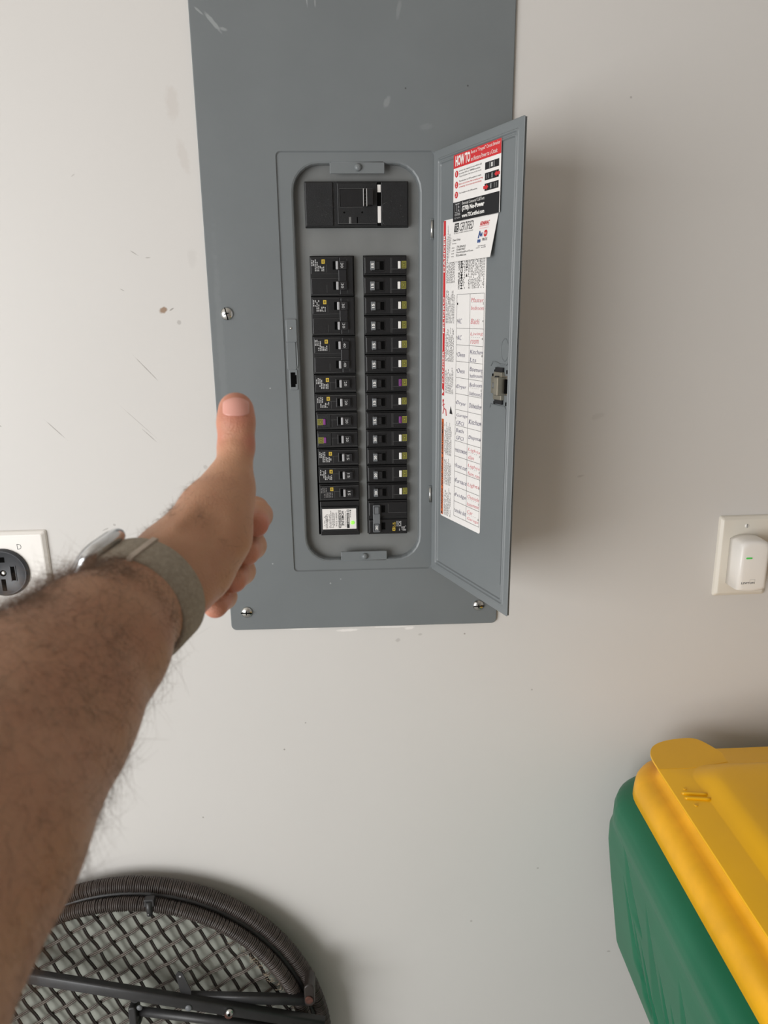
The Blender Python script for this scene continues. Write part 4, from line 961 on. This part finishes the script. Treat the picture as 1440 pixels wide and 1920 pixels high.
# skin tint: 0 hand, 1 forearm ; second channel: redness of the finger tips and joints
dep = V[:,2]; tan_ = np.clip((.47-dep)/.09, 0, 1)
red = np.zeros(len(V))
for p, r_, s_ in ((cp(442,770,.462),.014,.9),(cp(470,830,.462),.008,.7),(cp(414,815,.462),.010,.6),(cp(492,990,.494),.011,1),(cp(470,1045,.492),.010,.7),(cp(445,1100,.486),.010,.8),(cp(408,1145,.476),.012,1),(cp(370,1160,.42),.014,.8),(cp(380,1170,.43),.01,.6)):
    red = np.maximum(red, s_*np.exp(-((V-p)**2).sum(1)/(r_*r_)))
at = me.color_attributes.new('skin', 'FLOAT_COLOR', 'POINT')
at.data.foreach_set('color', np.stack([tan_, red, np.zeros(len(V)), np.ones(len(V))], 1).astype(np.float32).ravel())
def skin_material():
    m = bpy.data.materials.new('skin'); m.use_nodes = True; nt = m.node_tree; L = nt.links; b = nt.nodes['Principled BSDF']
    b.inputs['Roughness'].default_value = .48; b.inputs['Subsurface Weight'].default_value = .25; b.inputs['Subsurface Radius'].default_value = (1, .35, .18); b.inputs['Subsurface Scale'].default_value = .004
    at = nt.nodes.new('ShaderNodeAttribute'); at.attribute_name = 'skin'; sp = nt.nodes.new('ShaderNodeSeparateColor'); L.new(at.outputs['Color'], sp.inputs[0])
    def mix(f, a, c):
        n = nt.nodes.new('ShaderNodeMix'); n.data_type = 'RGBA'; L.new(f, n.inputs['Factor'])
        if isinstance(a, tuple): n.inputs['A'].default_value = (*a, 1)
        else: L.new(a, n.inputs['A'])
        if isinstance(c, tuple): n.inputs['B'].default_value = (*c, 1)
        else: L.new(c, n.inputs['B'])
        return n.outputs['Result']
    tc = nt.nodes.new('ShaderNodeTexCoord')
    def noise(sc, a, c, det=5):
        n = nt.nodes.new('ShaderNodeTexNoise'); n.inputs['Scale'].default_value = sc; n.inputs['Detail'].default_value = det; L.new(tc.outputs['Object'], n.inputs['Vector'])
        r = nt.nodes.new('ShaderNodeMapRange'); r.inputs['From Min'].default_value = a; r.inputs['From Max'].default_value = c; L.new(n.outputs['Fac'], r.inputs['Value']); return r.outputs[0]
    base = mix(sp.outputs[0], srgb(204,154,122), srgb(178,136,108))
    base = mix(sp.outputs[1], base, srgb(206,124,108))
    n1 = noise(48, .40, .72); mm = nt.nodes.new('ShaderNodeMath'); mm.operation = 'MULTIPLY'; L.new(n1, mm.inputs[0]); mm.inputs[1].default_value = .35
    base = mix(mm.outputs[0], base, srgb(168,112,86))
    L.new(base, b.inputs['Base Color'])
    n = nt.nodes.new('ShaderNodeTexNoise'); n.inputs['Scale'].default_value = 700; n.inputs['Detail'].default_value = 5; L.new(tc.outputs['Object'], n.inputs['Vector'])
    v = nt.nodes.new('ShaderNodeTexVoronoi'); v.inputs['Scale'].default_value = 900; L.new(tc.outputs['Object'], v.inputs['Vector'])
    ad = nt.nodes.new('ShaderNodeMath'); ad.operation = 'ADD'; L.new(n.outputs['Fac'], ad.inputs[0]); L.new(v.outputs['Distance'], ad.inputs[1])
    bp = nt.nodes.new('ShaderNodeBump'); bp.inputs['Strength'].default_value = .5; bp.inputs['Distance'].default_value = .0004; L.new(ad.outputs[0], bp.inputs['Height']); L.new(bp.outputs['Normal'], b.inputs['Normal'])
    return m
me.materials.append(skin_material())
person = bpy.data.objects.new('person', me); C.objects.link(person); person.location = base
tag(person, 'hairy left forearm reaching in from lower left, fist closed with thumb pointing up', 'person')
bvh = BVHTree.FromPolygons([tuple(v) for v in V], [tuple(int(i) for i in f_) for f_ in FC])
def on_skin(px, py):
    d_ = Vector(((px-720)/FPX, (960-py)/FPX, 1)).normalized(); h_ = bvh.ray_cast(Vector((0,0,0)), d_); return h_[0], h_[1], d_
def nail(outline, nu=14, nv=12, lift=.0005, thick=.0004):
    """outline(u,v) -> pixel; laid on the skin"""
    top_, bot = [], []
    for j in range(nv+1):
        for i in range(nu+1):
            px, py = outline(i/nu, j/nv); p, n_, d_ = on_skin(px, py)
            if p is None: return
            eu = 1-abs(2*i/nu-1)**4; ev = 1-abs(2*j/nv-1)**6 if j < nv/2 else 1
            top_.append(p-d_*(lift*min(1, .25+eu*ev))); bot.append(p+d_*.0006)
    vs = top_+bot; n = (nu+1)*(nv+1); fs = []
    for j in range(nv):
        for i in range(nu): a = j*(nu+1)+i; fs.append((a, a+1, a+nu+2, a+nu+1)); fs.append((n+a, n+a+nu+1, n+a+nu+2, n+a+1))
    ed = [i for i in range(nu+1)]+[j*(nu+1)+nu for j in range(1, nv+1)]+[nv*(nu+1)+i for i in range(nu-1, -1, -1)]+[j*(nu+1) for j in range(nv-1, 0, -1)]
    for k in range(len(ed)): a, b = ed[k], ed[(k+1) % len(ed)]; fs.append((a, n+a, n+b, b))
    m = MB(); m.add([tuple(world(v)-base) for v in vs], fs, NAIL, True); return m.build('thumbnail', person)
def thumb_out(u, v):
    w_ = 1-.07*max(0, (v-.80)/.20)**2-.06*max(0, (.25-v)/.25)**2
    x = 442.5+(u-.5)*50*w_; y = 745+v*35-(abs(2*u-1)**4)*(4*v)+(abs(2*u-1)**2)*8*(1-v); return x, y
tn = nail(thumb_out)
def index_out(u, v): return 491+u*8+v*3, 985+v*24
nl = nail(index_out, 6, 8, .0003)
if nl: nl.name = 'fingernail'
# body hair
FCn = FC; tri = V[FCn]; cen = tri.mean(1); nr = np.cross(tri[:,2]-tri[:,0], tri[:,3]-tri[:,1]); nr /= np.linalg.norm(nr, axis=1)[:,None]+1e-12
outw = cen-cp(72,1330,.315); 
vis = (nr*cen).sum(1)/np.linalg.norm(cen, axis=1)
sgn = -1 if np.median(vis[(cen[:,2] > .45)]) > .3 else 1
# orient normals outward using the field gradient sign
test = cen+nr*.003; gi = np.clip(((test-lo_)/GS).astype(int), 0, [nx-1, ny-1, nz-1]); inside = F[tuple(gi.T)] < 0; nr[inside] *= -1
vis = (nr*cen).sum(1)/np.linalg.norm(cen, axis=1)
zc_ = cen[:,2]; px_ = 720+FPX*cen[:,0]/zc_; py_ = 960-FPX*cen[:,1]/zc_
okf = (vis < .45) & (zc_ < .445) & (px_ > -120) & (py_ < 2050)
bandgap = (np.abs(zc_-.400) < .016)
wgt = np.where(okf & ~bandgap, 1.0, 0.0); wgt *= np.where(zc_ > .415, .16, 1.0); wgt *= np.where(vis > -.35, np.where(nr[:,1] > .2, 3.6, .9), 1.0); wgt *= np.where((px_ > 250) & (zc_ < .40), .35, 1.0); wgt *= np.where(py_ < 1420-.35*px_, 1.7, .7)
wgt *= np.where((np.abs(px_-352) < 34) & (np.abs(py_-985) < 32) & (zc_ > .40), 6.0, 1.0); wgt *= np.clip((.5+.9*(1150+.55*px_ < 1400+0*px_)), .5, 1.4)
NH = 6000
ch = rng.choice(len(cen), NH, p=wgt/wgt.sum())
ax = cp(-85,1570,.255)-cp(258,1128,.392); ax /= np.linalg.norm(ax)
hm = MB(); hv = []; hf = []
for i in ch:
    c0 = cen[i]; n_ = nr[i]; tdir = ax*rng.uniform(-.2, 1)+rng.normal(0, .75, 3); tdir -= n_*(tdir@n_); tdir /= np.linalg.norm(tdir)+1e-9
    L = rng.uniform(.005, .014)*(.55 if c0[2] > .415 else (1.35 if vis[i] > -.35 else 1)); lift = rng.uniform(.3, .95); cv = rng.normal(0, .35, 3); r_ = rng.uniform(.00004, .00008)
    pts = []
    for k in range(4):
        s = k/3; pts.append(c0+tdir*L*s+n_*L*(lift*s-.25*s*s)+cv*L*s*s*.5)
    s2 = np.cross(tdir, n_); b0 = len(hv)
    for k, p in enumerate(pts):
        rk = r_*(1-.75*k/3)
        for a_ in (0, 2.0944, 4.1888): hv.append(p+rk*(math.cos(a_)*s2+math.sin(a_)*n_))
    for k in range(3):
        for j in range(3): hf.append((b0+3*k+j, b0+3*k+(j+1) % 3, b0+3*k+3+(j+1) % 3, b0+3*k+3+j))
mh = bpy.data.meshes.new('arm_hair'); mh.from_pydata((world(np.array(hv))-base).tolist(), [], hf); mh.materials.append(HAIR)
oh = bpy.data.objects.new('arm_hair', mh); C.objects.link(oh); oh.parent = person; tag(oh, kind='stuff')

# ------------------------------------------------------------------ watch
wc = cp(262,1124,.400); wa = cp(325,1062,.425)-cp(188,1197,.355); wa /= np.linalg.norm(wa)
wa = wa+np.array([.10,.03,0]); wa /= np.linalg.norm(wa)
e1 = np.array([-.78,.62,0.]); e1 -= wa*(e1@wa); e1 /= np.linalg.norm(e1)          # towards the watch case
e2 = np.cross(wa, e1)
wb = world(wc)
watch = empty('wristwatch', tuple(wb)); tag(watch, 'silver watch on a grey-beige woven band around the wrist', 'watch')
def WP(r_, th, a): return tuple(world(wc+e1*r_*math.cos(th)+e2*r_*math.sin(th)+wa*a)-wb)
def band_part(name, th0, th1, r_in, tk, a0, a1, mm, n=60, wob=0):
    rings = []
    for k in range(n+1):
        th = th0+(th1-th0)*k/n; rr_ = r_in(th) if callable(r_in) else r_in
        prof = [(0,a0+.0006),(0,a1-.0006),(tk*.3,a1),(tk*.8,a1-.0002),(tk,a1-.0012),(tk,a0+.0012),(tk*.8,a0+.0002),(tk*.3,a0)]
        rings.append([WP(rr_+t_, th, a_) for t_, a_ in prof])
    m = MB(); m.loft(rings, mm, True, True, True); return m.build(name, watch)
rin = lambda th: .0308-.0016*math.cos(th)-.0010*max(0,-math.cos(th))
band_part('band', .50, 2*PI-.50, rin, .0026, -.011, .011, BAND)
sg = 1 if (e2@np.array([.3,.95,0])) > 0 else -1
KT = -1.18*1
band_part('band_tab', KT-.045, KT+.045, lambda th: rin(th)-.0003, .0038, -.0125, .0125, BANDT, 6)
cs = MB(); 
def casering(i, h_, r_): return [WP(0,0,0) if False else tuple(world(wc+e1*(.0268+h_)+e2*a_+wa*b_)-wb) for a_, b_ in rr(-.0215+i, .0215-i, -.0180+i, .0180-i, r_, 6)]
cs.loft([casering(.004,0,.008), casering(.001,.0015,.010), casering(0,.004,.0105), casering(.0004,.0062,.0105), casering(.002,.0078,.009), casering(.0035,.0084,.008)], SILVER, True, True, True)
cs.build('case', watch)
gl = MB(); gl.loft([casering(.0036,.0082,.008), casering(.0040,.0090,.0078), casering(.0070,.0097,.006)], GLASS, True, True, True); gl.build('glass', watch)
cr = MB(); q1 = [tuple(world(wc+e1*.0325+e2*.007+wa*a_+(e1*math.cos(t_)+e2*math.sin(t_))*.0032)-wb) for a_ in (-.0175,-.0198) for t_ in [2*PI*k/16 for k in range(16)]]
cr.loft([q1[:16], q1[16:]], SILVER); cr.build('crown', watch)
